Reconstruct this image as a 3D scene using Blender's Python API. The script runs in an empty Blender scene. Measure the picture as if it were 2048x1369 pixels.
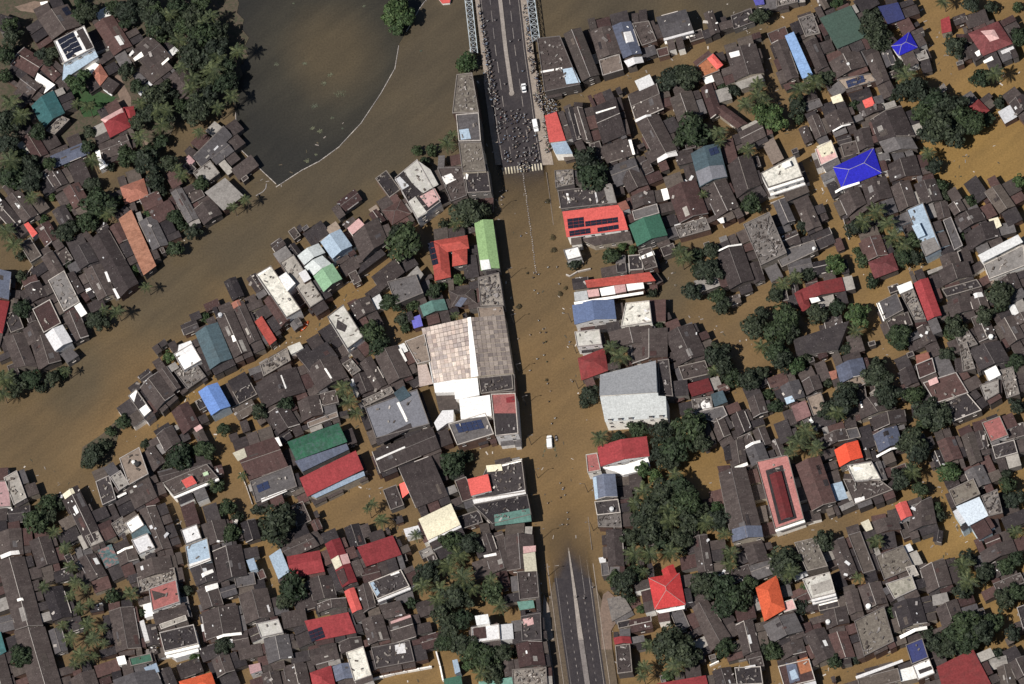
import bpy, bmesh, math, random
from mathutils import Vector, Matrix
for _c in (bpy.data.objects, bpy.data.meshes, bpy.data.materials, bpy.data.lights, bpy.data.cameras):
    for _o in list(_c):
        _c.remove(_o)
S = bpy.context.scene
COL = S.collection
rnd = random.Random(7)
# ------------------------------------------------------------------ camera
GSD = 0.18                       # metres per photograph pixel
DIST = 3000.0
TILT = math.radians(27.0)        # off-nadir angle
LEAN = math.radians(21.7)        # image lean of verticals
_h = Vector((-math.sin(LEAN), math.cos(LEAN), 0))
FWD = (_h * math.sin(TILT) + Vector((0, 0, -math.cos(TILT)))).normalized()
_e = (Vector((0, 0, 1)) - FWD * FWD.z).normalized()
_s = FWD.cross(_e).normalized()
UP = (_e * math.cos(LEAN) + _s * math.sin(LEAN)).normalized()
RIGHT = (_s * math.cos(LEAN) - _e * math.sin(LEAN)).normalized()
CAMPOS = -FWD * DIST
cam = bpy.data.cameras.new('camera')
cam.lens = 36.0 * DIST / (2048 * GSD)
cam.sensor_width = 36.0
cam.clip_start = 50.0
cam.clip_end = 9000.0
camo = bpy.data.objects.new('camera', cam)
COL.objects.link(camo)
camo.matrix_world = Matrix(((RIGHT.x, UP.x, -FWD.x, CAMPOS.x), (RIGHT.y, UP.y, -FWD.y, CAMPOS.y),
                            (RIGHT.z, UP.z, -FWD.z, CAMPOS.z), (0, 0, 0, 1)))
S.camera = camo


def ground(px, py, z=0.0):
    """point of the real place seen at a photograph pixel, at height z"""
    d = FWD + RIGHT * ((px - 1024) * GSD / DIST) - UP * ((py - 684.5) * GSD / DIST)
    t = (z - CAMPOS.z) / d.z
    return CAMPOS + d * t


def pixel(p):
    v = Vector(p) - CAMPOS
    w = v.dot(FWD)
    return 1024 + v.dot(RIGHT) / w * DIST / GSD, 684.5 - v.dot(UP) / w * DIST / GSD


# ------------------------------------------------------------------ light
_g = ground(1024 + 23, 684.5 - 20) - ground(1024, 684.5)       # shadow of an 8.6 m corner
SUN_EL = math.atan2(8.6, _g.length)
_az = math.atan2(-_g.y, -_g.x)                                  # direction towards the sun
sun_dir = Vector((math.cos(_az) * math.cos(SUN_EL), math.sin(_az) * math.cos(SUN_EL), math.sin(SUN_EL)))
sl = bpy.data.lights.new('sun', 'SUN')
sl.energy = 5.0
sl.angle = math.radians(0.5)
sl.color = (1.0, 0.955, 0.90)
slo = bpy.data.objects.new('sun', sl)
COL.objects.link(slo)
slo.rotation_euler = (-sun_dir).to_track_quat('-Z', 'Y').to_euler()
slo.location = (0, 0, 200)
W = bpy.data.worlds.new('World')
S.world = W
W.use_nodes = True
_nt = W.node_tree
_bg = _nt.nodes['Background']
_sky = _nt.nodes.new('ShaderNodeTexSky')
_sky.sky_type = 'NISHITA'
_sky.sun_disc = False
_sky.sun_elevation = SUN_EL
_sky.sun_rotation = math.pi / 2 - _az
_nt.links.new(_sky.outputs[0], _bg.inputs[0])
_bg.inputs[1].default_value = 0.05
S.view_settings.view_transform = 'Standard'
S.view_settings.look = 'None'
S.view_settings.exposure = 0.0
S.view_settings.gamma = 1.0
S.view_settings.use_curve_mapping = False
S.render.engine = 'CYCLES'
S.cycles.max_bounces = 4
S.cycles.transparent_max_bounces = 6

# ------------------------------------------------------------------ materials
MATS = {}


def nodes(m):
    m.use_nodes = True
    nt = m.node_tree
    return nt, nt.nodes, nt.links, nt.nodes['Principled BSDF']


def ramp(nt, a, b, p0=0.0, p1=1.0):
    r = nt.nodes.new('ShaderNodeValToRGB')
    r.color_ramp.elements[0].position = p0
    r.color_ramp.elements[1].position = p1
    r.color_ramp.elements[0].color = (*a, 1)
    r.color_ramp.elements[1].color = (*b, 1)
    return r


def mixc(nt, blend, fac, a, b):
    n = nt.nodes.new('ShaderNodeMix')
    n.data_type = 'RGBA'
    n.blend_type = blend
    for s, v in ((n.inputs['Factor'], fac), (n.inputs[6], a), (n.inputs[7], b)):
        if hasattr(v, 'is_linked') or hasattr(v, 'links'):
            nt.links.new(v, s)
        elif isinstance(v, (int, float)):
            s.default_value = v
        else:
            s.default_value = (*v, 1)
    return n.outputs[2]


def noise(nt, vec, scale, detail=3.0, rough=0.6):
    n = nt.nodes.new('ShaderNodeTexNoise')
    n.inputs['Scale'].default_value = scale
    n.inputs['Detail'].default_value = detail
    n.inputs['Roughness'].default_value = rough
    nt.links.new(vec, n.inputs['Vector'])
    return n


def weathered(name, col, dirt=0.35, stain=(0.05, 0.042, 0.038), sheets=0.0, rough=0.85, speck=0.0, spec=0.15, mott=None):
    """painted or bare surface with blotches, streaks, per-sheet differences and grain"""
    m = bpy.data.materials.new(name)
    nt, N, L, P = nodes(m)
    geo = N.new('ShaderNodeNewGeometry')
    pos = geo.outputs['Position']
    oi = N.new('ShaderNodeObjectInfo')
    n1 = noise(nt, pos, 0.32, 5, 0.62)
    r1 = ramp(nt, (0, 0, 0), (1, 1, 1), 0.46, 0.78)
    L.new(n1.outputs[0], r1.inputs[0])
    mu = N.new('ShaderNodeMath'); mu.operation = 'MULTIPLY'
    L.new(r1.outputs[0], mu.inputs[0]); mu.inputs[1].default_value = dirt
    c = mixc(nt, 'MIX', mu.outputs[0], col, stain)
    n2 = noise(nt, pos, 1.6, 4, 0.7)
    r2 = ramp(nt, (0.74, 0.74, 0.74), (1.24, 1.24, 1.24), 0.3, 0.7)
    L.new(n2.outputs[0], r2.inputs[0])
    c = mixc(nt, 'MULTIPLY', 1.0, c, r2.outputs[0])
    # per-thing difference in age
    r3 = ramp(nt, (0.70, 0.69, 0.72), (1.30, 1.27, 1.22))
    L.new(oi.outputs['Random'], r3.inputs[0])
    c = mixc(nt, 'MULTIPLY', 1.0, c, r3.outputs[0])
    if sheets:
        uv = N.new('ShaderNodeUVMap')
        mp = N.new('ShaderNodeVectorMath'); mp.operation = 'DIVIDE'
        L.new(uv.outputs[0], mp.inputs[0]); mp.inputs[1].default_value = (0.95, 2.2, 1)
        fl = N.new('ShaderNodeVectorMath'); fl.operation = 'FLOOR'
        L.new(mp.outputs[0], fl.inputs[0])
        wn = N.new('ShaderNodeTexWhiteNoise'); wn.noise_dimensions = '4D'
        L.new(fl.outputs[0], wn.inputs['Vector']); L.new(oi.outputs['Random'], wn.inputs['W'])
        r4 = ramp(nt, (1 - sheets,) * 3, (1 + sheets,) * 3)
        L.new(wn.outputs[0], r4.inputs[0])
        c = mixc(nt, 'MULTIPLY', 1.0, c, r4.outputs[0])
        fr = N.new('ShaderNodeVectorMath'); fr.operation = 'FRACTION'
        L.new(mp.outputs[0], fr.inputs[0])
        sx = N.new('ShaderNodeSeparateXYZ'); L.new(fr.outputs[0], sx.inputs[0])
        r5 = ramp(nt, (0.62, 0.62, 0.62), (1, 1, 1), 0.0, 0.16)
        L.new(sx.outputs[0], r5.inputs[0])
        c = mixc(nt, 'MULTIPLY', min(1.0, sheets * 3), c, r5.outputs[0])
    if mott:
        n4 = noise(nt, pos, 0.75, 6, 0.75)
        r6 = ramp(nt, (0, 0, 0), (1, 1, 1), 0.50, 0.60)
        L.new(n4.outputs[0], r6.inputs[0])
        c = mixc(nt, 'MIX', r6.outputs[0], c, mott)
    if speck:
        n3 = noise(nt, pos, 2.6, 2, 0.5)
        r7 = ramp(nt, (0, 0, 0), (1, 1, 1), 0.68, 0.74)
        L.new(n3.outputs[0], r7.inputs[0])
        mm = N.new('ShaderNodeMath'); mm.operation = 'MULTIPLY'
        L.new(r7.outputs[0], mm.inputs[0]); mm.inputs[1].default_value = speck
        c = mixc(nt, 'MIX', mm.outputs[0], c, (0.42, 0.39, 0.36))
    L.new(c, P.inputs['Base Color'])
    P.inputs['Roughness'].default_value = rough
    P.inputs['Specular IOR Level'].default_value = spec
    bp = N.new('ShaderNodeBump'); bp.inputs['Strength'].default_value = 0.35; bp.inputs['Distance'].default_value = 0.12
    L.new(n2.outputs[0], bp.inputs['Height']); L.new(bp.outputs[0], P.inputs['Normal'])
    MATS[name] = m
    return m


# code: (name, colour, kwargs)
RC = {
    'br': ('aged_brown_sheet', (0.056, 0.045, 0.043), dict(sheets=0.14, speck=0.45, dirt=0.55, stain=(0.092, 0.078, 0.072))),
    'dk': ('dark_sheet', (0.036, 0.031, 0.033), dict(sheets=0.12, speck=0.4, stain=(0.075, 0.066, 0.062))),
    'gy': ('grey_sheet', (0.098, 0.092, 0.094), dict(sheets=0.12, speck=0.3)),
    'gb': ('grey_brown_sheet', (0.082, 0.068, 0.060), dict(sheets=0.13, speck=0.4)),
    'rb': ('reddish_brown_tile', (0.074, 0.044, 0.041), dict(sheets=0.13, speck=0.4)),
    'rd': ('red_sheet', (0.225, 0.038, 0.042), dict(sheets=0.09, dirt=0.5, stain=(0.14, 0.03, 0.03))),
    'rd2': ('dark_red_sheet', (0.165, 0.033, 0.034), dict(sheets=0.08, dirt=0.35)),
    'rd4': ('faded_red_tile', (0.31, 0.062, 0.050), dict(sheets=0.1, dirt=0.4, stain=(0.15, 0.05, 0.045))),
    'rd3': ('bright_red_tile', (0.44, 0.048, 0.048), dict(sheets=0.06, dirt=0.15, stain=(0.2, 0.03, 0.03))),
    'rt': ('salmon_red_sheet', (0.68, 0.13, 0.11), dict(sheets=0.05, dirt=0.15, stain=(0.3, 0.05, 0.04))),
    'rt2': ('terracotta_sheet', (0.27, 0.115, 0.085), dict(sheets=0.1)),
    'rb2': ('purple_red_tile', (0.125, 0.040, 0.042), dict(sheets=0.12, speck=0.25)),
    'rp': ('red_terrace', (0.27, 0.10, 0.095), dict(dirt=0.5, speck=0.3)),
    'or': ('orange_tile', (0.52, 0.10, 0.045), dict(sheets=0.06, dirt=0.2, stain=(0.28, 0.04, 0.02))),
    'or2': ('vivid_orange_sheet', (0.78, 0.10, 0.05), dict(sheets=0.04, dirt=0.1, stain=(0.4, 0.05, 0.02))),
    'ob': ('orange_brick', (0.29, 0.115, 0.06), dict(dirt=0.4)),
    'ru': ('rusty_sheet', (0.31, 0.155, 0.105), dict(sheets=0.14, dirt=0.6, stain=(0.19, 0.075, 0.045))),
    'bl': ('blue_sheet', (0.125, 0.22, 0.48), dict(sheets=0.04, dirt=0.12)),
    'bv': ('violet_blue_sheet', (0.12, 0.12, 0.42), dict(dirt=0.15)),
    'bv2': ('ultramarine_tile', (0.022, 0.022, 0.38), dict(sheets=0.04, dirt=0.1, stain=(0.02, 0.02, 0.2))),
    'bv3': ('navy_and_shaded_blue_sheet', (0.035, 0.042, 0.12), dict(dirt=0.2)),  # navy roof; on the slate-blue roof behind trees, shade put into the colour
    'lb': ('pale_blue_sheet', (0.33, 0.42, 0.51), dict(sheets=0.05, dirt=0.25, stain=(0.2, 0.24, 0.27))),
    'sk': ('sky_blue_sheet', (0.30, 0.47, 0.74), dict(sheets=0.08, dirt=0.1)),
    'sb': ('slate_blue_sheet', (0.105, 0.120, 0.165), dict(sheets=0.1, dirt=0.3)),
    'sbb': ('steel_blue_sheet', (0.115, 0.155, 0.265), dict(sheets=0.03, dirt=0.12)),
    'sg': ('slate_grey_sheet', (0.20, 0.205, 0.225), dict(sheets=0.04, dirt=0.15)),
    'wh': ('white_paint', (0.80, 0.80, 0.78), dict(dirt=0.12, stain=(0.5, 0.48, 0.44))),
    'wt': ('off_white_paint', (0.66, 0.67, 0.66), dict(dirt=0.2, stain=(0.4, 0.4, 0.36))),
    'ww': ('stained_white_concrete', (0.60, 0.585, 0.53), dict(dirt=0.7, stain=(0.26, 0.25, 0.21), mott=(0.42, 0.41, 0.36))),
    'ww2': ('spotted_cream_concrete', (0.46, 0.435, 0.35), dict(dirt=0.5, mott=(0.20, 0.19, 0.15))),
    'wb': ('bluish_white_sheet', (0.68, 0.77, 0.83), dict(dirt=0.1, stain=(0.5, 0.55, 0.6))),
    'wg': ('pale_grey_sheet', (0.42, 0.455, 0.46), dict(sheets=0.05, dirt=0.2)),
    'cw': ('white_awning', (0.56, 0.58, 0.56), dict(dirt=0.2)),
    'cr': ('cream_sheet', (0.66, 0.62, 0.47), dict(sheets=0.04, dirt=0.2, stain=(0.4, 0.37, 0.27))),
    'cn': ('bare_concrete', (0.27, 0.255, 0.235), dict(dirt=0.7, stain=(0.11, 0.10, 0.092), speck=0.3)),
    'cl': ('rubble_concrete', (0.21, 0.19, 0.17), dict(dirt=0.6, mott=(0.11, 0.10, 0.095), speck=0.6)),
    'cb': ('scrubby_concrete', (0.135, 0.118, 0.10), dict(dirt=0.6, mott=(0.19, 0.17, 0.14), speck=0.3)),
    'tn': ('tan_concrete', (0.235, 0.19, 0.155), dict(dirt=0.6, stain=(0.11, 0.085, 0.07))),
    'pk': ('pink_paint', (0.50, 0.32, 0.31), dict(dirt=0.3, stain=(0.3, 0.18, 0.16))),
    'pr': ('red_floor_paint', (0.33, 0.145, 0.135), dict(dirt=0.5, stain=(0.2, 0.07, 0.065), speck=0.3)),
    'pk2': ('weathered_pink_sheet', (0.27, 0.155, 0.145), dict(sheets=0.12, dirt=0.5)),
    'pt': ('patchwork_sheet', (0.085, 0.14, 0.145), dict(sheets=0.2, mott=(0.26, 0.14, 0.13))),
    'lm': ('lime_green_sheet', (0.175, 0.27, 0.13), dict(sheets=0.04, dirt=0.15, stain=(0.18, 0.28, 0.15))),
    'gs': ('pastel_green_sheet', (0.25, 0.42, 0.26), dict(sheets=0.05, dirt=0.3, stain=(0.2, 0.28, 0.2))),
    'gm': ('mottled_green_sheet', (0.040, 0.135, 0.080), dict(sheets=0.12, dirt=0.7, stain=(0.05, 0.075, 0.062), mott=(0.060, 0.105, 0.092))),
    'gn': ('green_sheet', (0.060, 0.165, 0.110), dict(sheets=0.03, dirt=0.15)),
    'dg': ('dull_green_sheet', (0.05, 0.12, 0.085), dict(dirt=0.4)),
    'dg2': ('dark_green_sheet', (0.070, 0.112, 0.088), dict(sheets=0.03, dirt=0.15)),
    'tq': ('teal_sheet', (0.045, 0.125, 0.13), dict(sheets=0.1, dirt=0.35)),
    'tk': ('dark_teal_sheet', (0.065, 0.098, 0.115), dict(sheets=0.1, dirt=0.35)),
    'tl': ('muted_teal_sheet', (0.13, 0.25, 0.21), dict(sheets=0.06, dirt=0.35)),
    'lg': ('pale_green_paint', (0.38, 0.50, 0.33), dict(dirt=0.2)),
    'hg': ('hall_shaded_slope_sheet', (0.235, 0.245, 0.262), dict(sheets=0.02, dirt=0.08)),  # slope turned from the sun: its shade is painted into this darker grey
    'hl': ('hall_sunlit_slope_sheet', (0.36, 0.38, 0.385), dict(sheets=0.02, dirt=0.08)),  # same roof, slope towards the sun: sunlight painted in as a lighter grey
}
for _k, (_n, _c, _kw) in RC.items():
    weathered(_n, _c, **_kw)


def mat(code):
    return MATS[RC[code][0]]


for _n, _c, _kw in (('white_wall', (0.84, 0.83, 0.79), dict(dirt=0.22, stain=(0.4, 0.38, 0.34))), ('cream_wall', (0.36, 0.32, 0.26), dict(dirt=0.4)),
                    ('dull_wall', (0.12, 0.105, 0.095), dict(dirt=0.5)), ('grey_wall', (0.18, 0.17, 0.16), dict(dirt=0.5)), ('blue_wall', (0.50, 0.60, 0.66), dict(dirt=0.3)),
                    ('brick_wall', (0.14, 0.088, 0.07), dict(dirt=0.5)), ('pale_trim', (0.42, 0.39, 0.36), dict(dirt=0.5)),
                    ('dull_trim', (0.20, 0.18, 0.165), dict(dirt=0.5)),
                    ('asphalt', (0.052, 0.046, 0.048), dict(dirt=0.9, stain=(0.082, 0.071, 0.068), speck=0.12)),
                    ('pavement', (0.22, 0.19, 0.165), dict(dirt=0.5, speck=0.4)),
                    ('median_concrete', (0.25, 0.225, 0.205), dict(dirt=0.4)),
                    ('road_paint', (0.24, 0.22, 0.205), dict(dirt=0.9, stain=(0.08, 0.07, 0.068))),
                    ('zebra_paint', (0.56, 0.52, 0.40), dict(dirt=0.4)),
                    ('pale_steel', (0.40, 0.45, 0.48), dict(dirt=0.3, rough=0.5)),
                    ('dark_metal', (0.05, 0.05, 0.055), dict(dirt=0.2, rough=0.5)),
                    ('black_plastic', (0.03, 0.03, 0.032), dict(dirt=0.1)),
                    ('soil', (0.075, 0.060, 0.045), dict(dirt=0.8, stain=(0.045, 0.050, 0.030), mott=(0.050, 0.055, 0.032))),
                    ('path_earth', (0.19, 0.14, 0.11), dict(dirt=0.5)),
                    ('lawn', (0.035, 0.075, 0.030), dict(dirt=0.5, stain=(0.05, 0.06, 0.03))),
                    ('orange_hull', (0.45, 0.10, 0.035), dict(dirt=0.3)),
                    ('bed_mud', (0.09, 0.07, 0.05), dict())):
    weathered(_n, _c, **_kw)


def plain(name, col, rough=0.5, spec=0.5, metal=0.0):
    m = bpy.data.materials.new(name)
    nt, N, L, P = nodes(m)
    geo = N.new('ShaderNodeNewGeometry')
    n = noise(nt, geo.outputs['Position'], 3.0, 2)
    r = ramp(nt, tuple(v * 0.85 for v in col), tuple(min(1, v * 1.15) for v in col), 0.3, 0.7)
    L.new(n.outputs[0], r.inputs[0]); L.new(r.outputs[0], P.inputs['Base Color'])
    P.inputs['Roughness'].default_value = rough
    P.inputs['Specular IOR Level'].default_value = spec
    P.inputs['Metallic'].default_value = metal
    MATS[name] = m
    return m


plain('solar_glass', (0.016, 0.018, 0.03), 0.25, 0.5)
plain('solar_glass_blue', (0.03, 0.04, 0.085), 0.25, 0.5)
plain('window_glass', (0.03, 0.04, 0.05), 0.1, 0.5)
plain('car_white', (0.80, 0.80, 0.79), 0.3, 0.5)
plain('tyre', (0.02, 0.02, 0.02), 0.9, 0.1)
plain('head_lamp', (0.6, 0.6, 0.58), 0.2, 0.5)
plain('tail_lamp', (0.35, 0.02, 0.02), 0.3, 0.5)
plain('bark', (0.11, 0.085, 0.065), 0.95, 0.1)
plain('skin', (0.20, 0.10, 0.065), 0.6, 0.3)
plain('hair', (0.015, 0.012, 0.011), 0.7, 0.2)
for _i, _c in enumerate(((0.52, 0.52, 0.50), (0.06, 0.07, 0.12), (0.45, 0.09, 0.08), (0.10, 0.10, 0.10), (0.28, 0.36, 0.48), (0.55, 0.45, 0.36), (0.30, 0.28, 0.26), (0.05, 0.12, 0.08))):
    plain('shirt_%s' % ['white', 'navy', 'red', 'black', 'sky', 'beige', 'grey', 'green'][_i], _c, 0.9, 0.1)
plain('trousers_dark', (0.03, 0.03, 0.04), 0.9, 0.1)
plain('trousers_blue', (0.06, 0.08, 0.14), 0.9, 0.1)
plain('trousers_tan', (0.20, 0.16, 0.12), 0.9, 0.1)


def leafmat(name, dark, light):
    m = bpy.data.materials.new(name)
    nt, N, L, P = nodes(m)
    oi = N.new('ShaderNodeObjectInfo')
    geo = N.new('ShaderNodeNewGeometry')
    n = noise(nt, geo.outputs['Position'], 0.9, 3)
    r = ramp(nt, dark, light, 0.3, 0.75)
    L.new(n.outputs[0], r.inputs[0])
    r3 = ramp(nt, (0.72, 0.76, 0.8), (1.25, 1.2, 1.05))
    L.new(oi.outputs['Random'], r3.inputs[0])
    wn = N.new('ShaderNodeTexWhiteNoise'); wn.noise_dimensions = '1D'
    L.new(geo.outputs['Random Per Island'], wn.inputs['W'])
    r4 = ramp(nt, (0.40, 0.42, 0.40), (1.6, 1.6, 1.5))
    L.new(wn.outputs[0], r4.inputs[0])
    c = mixc(nt, 'MULTIPLY', 1.0, r.outputs[0], r3.outputs[0])
    c = mixc(nt, 'MULTIPLY', 1.0, c, r4.outputs[0])
    L.new(c, P.inputs['Base Color'])
    P.inputs['Roughness'].default_value = 0.7
    P.inputs['Specular IOR Level'].default_value = 0.25
    MATS[name] = m


leafmat('leaf_dark', (0.0152, 0.0224, 0.0152), (0.0425, 0.0519, 0.0348))
leafmat('leaf_mid', (0.0160, 0.0272, 0.0144), (0.0425, 0.0587, 0.0314))
leafmat('leaf_green', (0.0240, 0.0512, 0.0200), (0.0723, 0.0978, 0.0425))
leafmat('leaf_palm', (0.0208, 0.0320, 0.0160), (0.0808, 0.0918, 0.0442))
leafmat('leaf_drab', (0.055, 0.045, 0.026), (0.085, 0.065, 0.04))
leafmat('weed', (0.06, 0.07, 0.05), (0.12, 0.12, 0.09))


# ------------------------------------------------------------------ mesh helpers
class MB:
    def __init__(self):
        self.v, self.f, self.m, self.uv = [], [], [], []

    def face(self, pts, mi=0, uvs=None):
        i = len(self.v)
        self.v.extend([tuple(p) for p in pts])
        self.f.append(tuple(range(i, i + len(pts))))
        self.m.append(mi)
        if uvs is None:
            # metric coordinates in the plane of the face
            p0 = Vector(pts[0]); a = (Vector(pts[1]) - p0)
            a = a.normalized() if a.length > 1e-6 else Vector((1, 0, 0))
            nrm = Vector((0, 0, 0))
            for k in range(1, len(pts) - 1):
                nrm += (Vector(pts[k]) - p0).cross(Vector(pts[k + 1]) - p0)
            nrm = nrm.normalized() if nrm.length > 1e-9 else Vector((0, 0, 1))
            b = nrm.cross(a)
            uvs = [((Vector(p) - p0).dot(a), (Vector(p) - p0).dot(b)) for p in pts]
        self.uv.extend(uvs)

    def prism(self, top, zb, mi=0, cap=True, bottom=False, capmi=None):
        """walls from a (possibly sloped) counter-clockwise top outline down to zb (number or list)"""
        n = len(top)
        zb = zb if isinstance(zb, (list, tuple)) else [zb] * n
        low = [Vector((p[0], p[1], z)) for p, z in zip(top, zb)]
        for i in range(n):
            j = (i + 1) % n
            self.face([low[i], low[j], top[j], top[i]], mi)
        if cap:
            self.face(list(top), mi if capmi is None else capmi)
        if bottom:
            self.face(low[::-1], mi)

    def box(self, c, sx, sy, sz, ang=0.0, mi=0):
        """box standing on c"""
        ca, sa = math.cos(ang), math.sin(ang)
        pts = []
        for dx, dy in ((-1, -1), (1, -1), (1, 1), (-1, 1)):
            x, y = dx * sx / 2, dy * sy / 2
            pts.append(Vector((c[0] + x * ca - y * sa, c[1] + x * sa + y * ca, c[2] + sz)))
        self.prism(pts, c[2], mi, True, True)

    def tube(self, p, q, r0, r1=None, n=6, mi=0):
        r1 = r0 if r1 is None else r1
        p, q = Vector(p), Vector(q)
        d = (q - p).normalized()
        a = d.orthogonal().normalized(); b = d.cross(a)
        A = [p + (a * math.cos(t) + b * math.sin(t)) * r0 for t in [2 * math.pi * k / n for k in range(n)]]
        B = [q + (a * math.cos(t) + b * math.sin(t)) * r1 for t in [2 * math.pi * k / n for k in range(n)]]
        for k in range(n):
            j = (k + 1) % n
            self.face([A[k], A[j], B[j], B[k]], mi)
        self.face(B, mi)
        self.face(A[::-1], mi)

    def mesh(self, name, mats):
        me = bpy.data.meshes.new(name)
        me.from_pydata(self.v, [], self.f)
        for m in mats:
            me.materials.append(m)
        me.polygons.foreach_set('material_index', self.m)
        l = me.uv_layers.new(name='UVMap')
        l.data.foreach_set('uv', [c for u in self.uv for c in u])
        me.update()
        return me

    def obj(self, name, mats, parent=None, org=None):
        """link as one mesh object; org moves the object's origin"""
        if not isinstance(mats, (list, tuple)):
            mats = [mats]
        if org is not None:
            o = Vector(org)
            self.v = [(p[0] - o.x, p[1] - o.y, p[2] - o.z) for p in self.v]
        ob = bpy.data.objects.new(name, self.mesh(name, mats))
        COL.objects.link(ob)
        if parent is not None:
            ob.parent = parent
        elif org is not None:
            ob.location = org
        return ob


def thing(name, loc, label, cat, group=None, rz=0.0):
    o = bpy.data.objects.new(name, None)
    COL.objects.link(o)
    o.location = loc
    o.rotation_euler = (0, 0, rz)
    o.empty_display_size = 0.5
    o['label'] = label
    o['category'] = cat
    if group:
        o['group'] = group
    return o


def structure(ob):
    ob['kind'] = 'structure'
    return ob


def ccw(pts):
    a = sum(pts[i][0] * pts[(i + 1) % len(pts)][1] - pts[(i + 1) % len(pts)][0] * pts[i][1] for i in range(len(pts)))
    return a > 0


def inset(pts, d):
    """move each vertex of a ccw outline inwards by about d"""
    n = len(pts)
    c = sum((Vector(p) for p in pts), Vector()) / n
    out = []
    for i in range(n):
        p0, p, p1 = Vector(pts[i - 1]), Vector(pts[i]), Vector(pts[(i + 1) % n])
        e0 = (p - p0); e1 = (p1 - p)
        e0.z = e1.z = 0
        e0.normalize(); e1.normalize()
        n0 = Vector((-e0.y, e0.x, 0)); n1 = Vector((-e1.y, e1.x, 0))
        b = n0 + n1
        k = b.length_squared
        b = b * (2 / k) if k > 0.3 else b
        out.append(p + b * d * 1.0 if k > 0.3 else p + n0 * d)
    return out


def clip(poly, f):
    """keep the part of a 2D polygon where f(x, y) >= 0 (f linear)"""
    out = []
    n = len(poly)
    for i in range(n):
        p, q = poly[i], poly[(i + 1) % n]
        a, b = f(*p), f(*q)
        if a >= 0:
            out.append(p)
        if (a > 0 > b) or (a < 0 < b):
            t = a / (a - b)
            out.append((p[0] + (q[0] - p[0]) * t, p[1] + (q[1] - p[1]) * t))
    return out


def inside(poly, x, y):
    r = False
    n = len(poly)
    for i in range(n):
        x0, y0 = poly[i][0], poly[i][1]
        x1, y1 = poly[(i + 1) % n][0], poly[(i + 1) % n][1]
        if (y0 > y) != (y1 > y) and x < (x1 - x0) * (y - y0) / (y1 - y0) + x0:
            r = not r
    return r


def plane(p, q, r):
    p, q, r = Vector(p), Vector(q), Vector(r)
    n = (q - p).cross(r - p)
    if abs(n.z) < 1e-9:
        return (0, 0, p.z)
    return (-n.x / n.z, -n.y / n.z, (n.x * p.x + n.y * p.y) / n.z + p.z)


def pz(pl, x, y):
    return pl[0] * x + pl[1] * y + pl[2]

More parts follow.
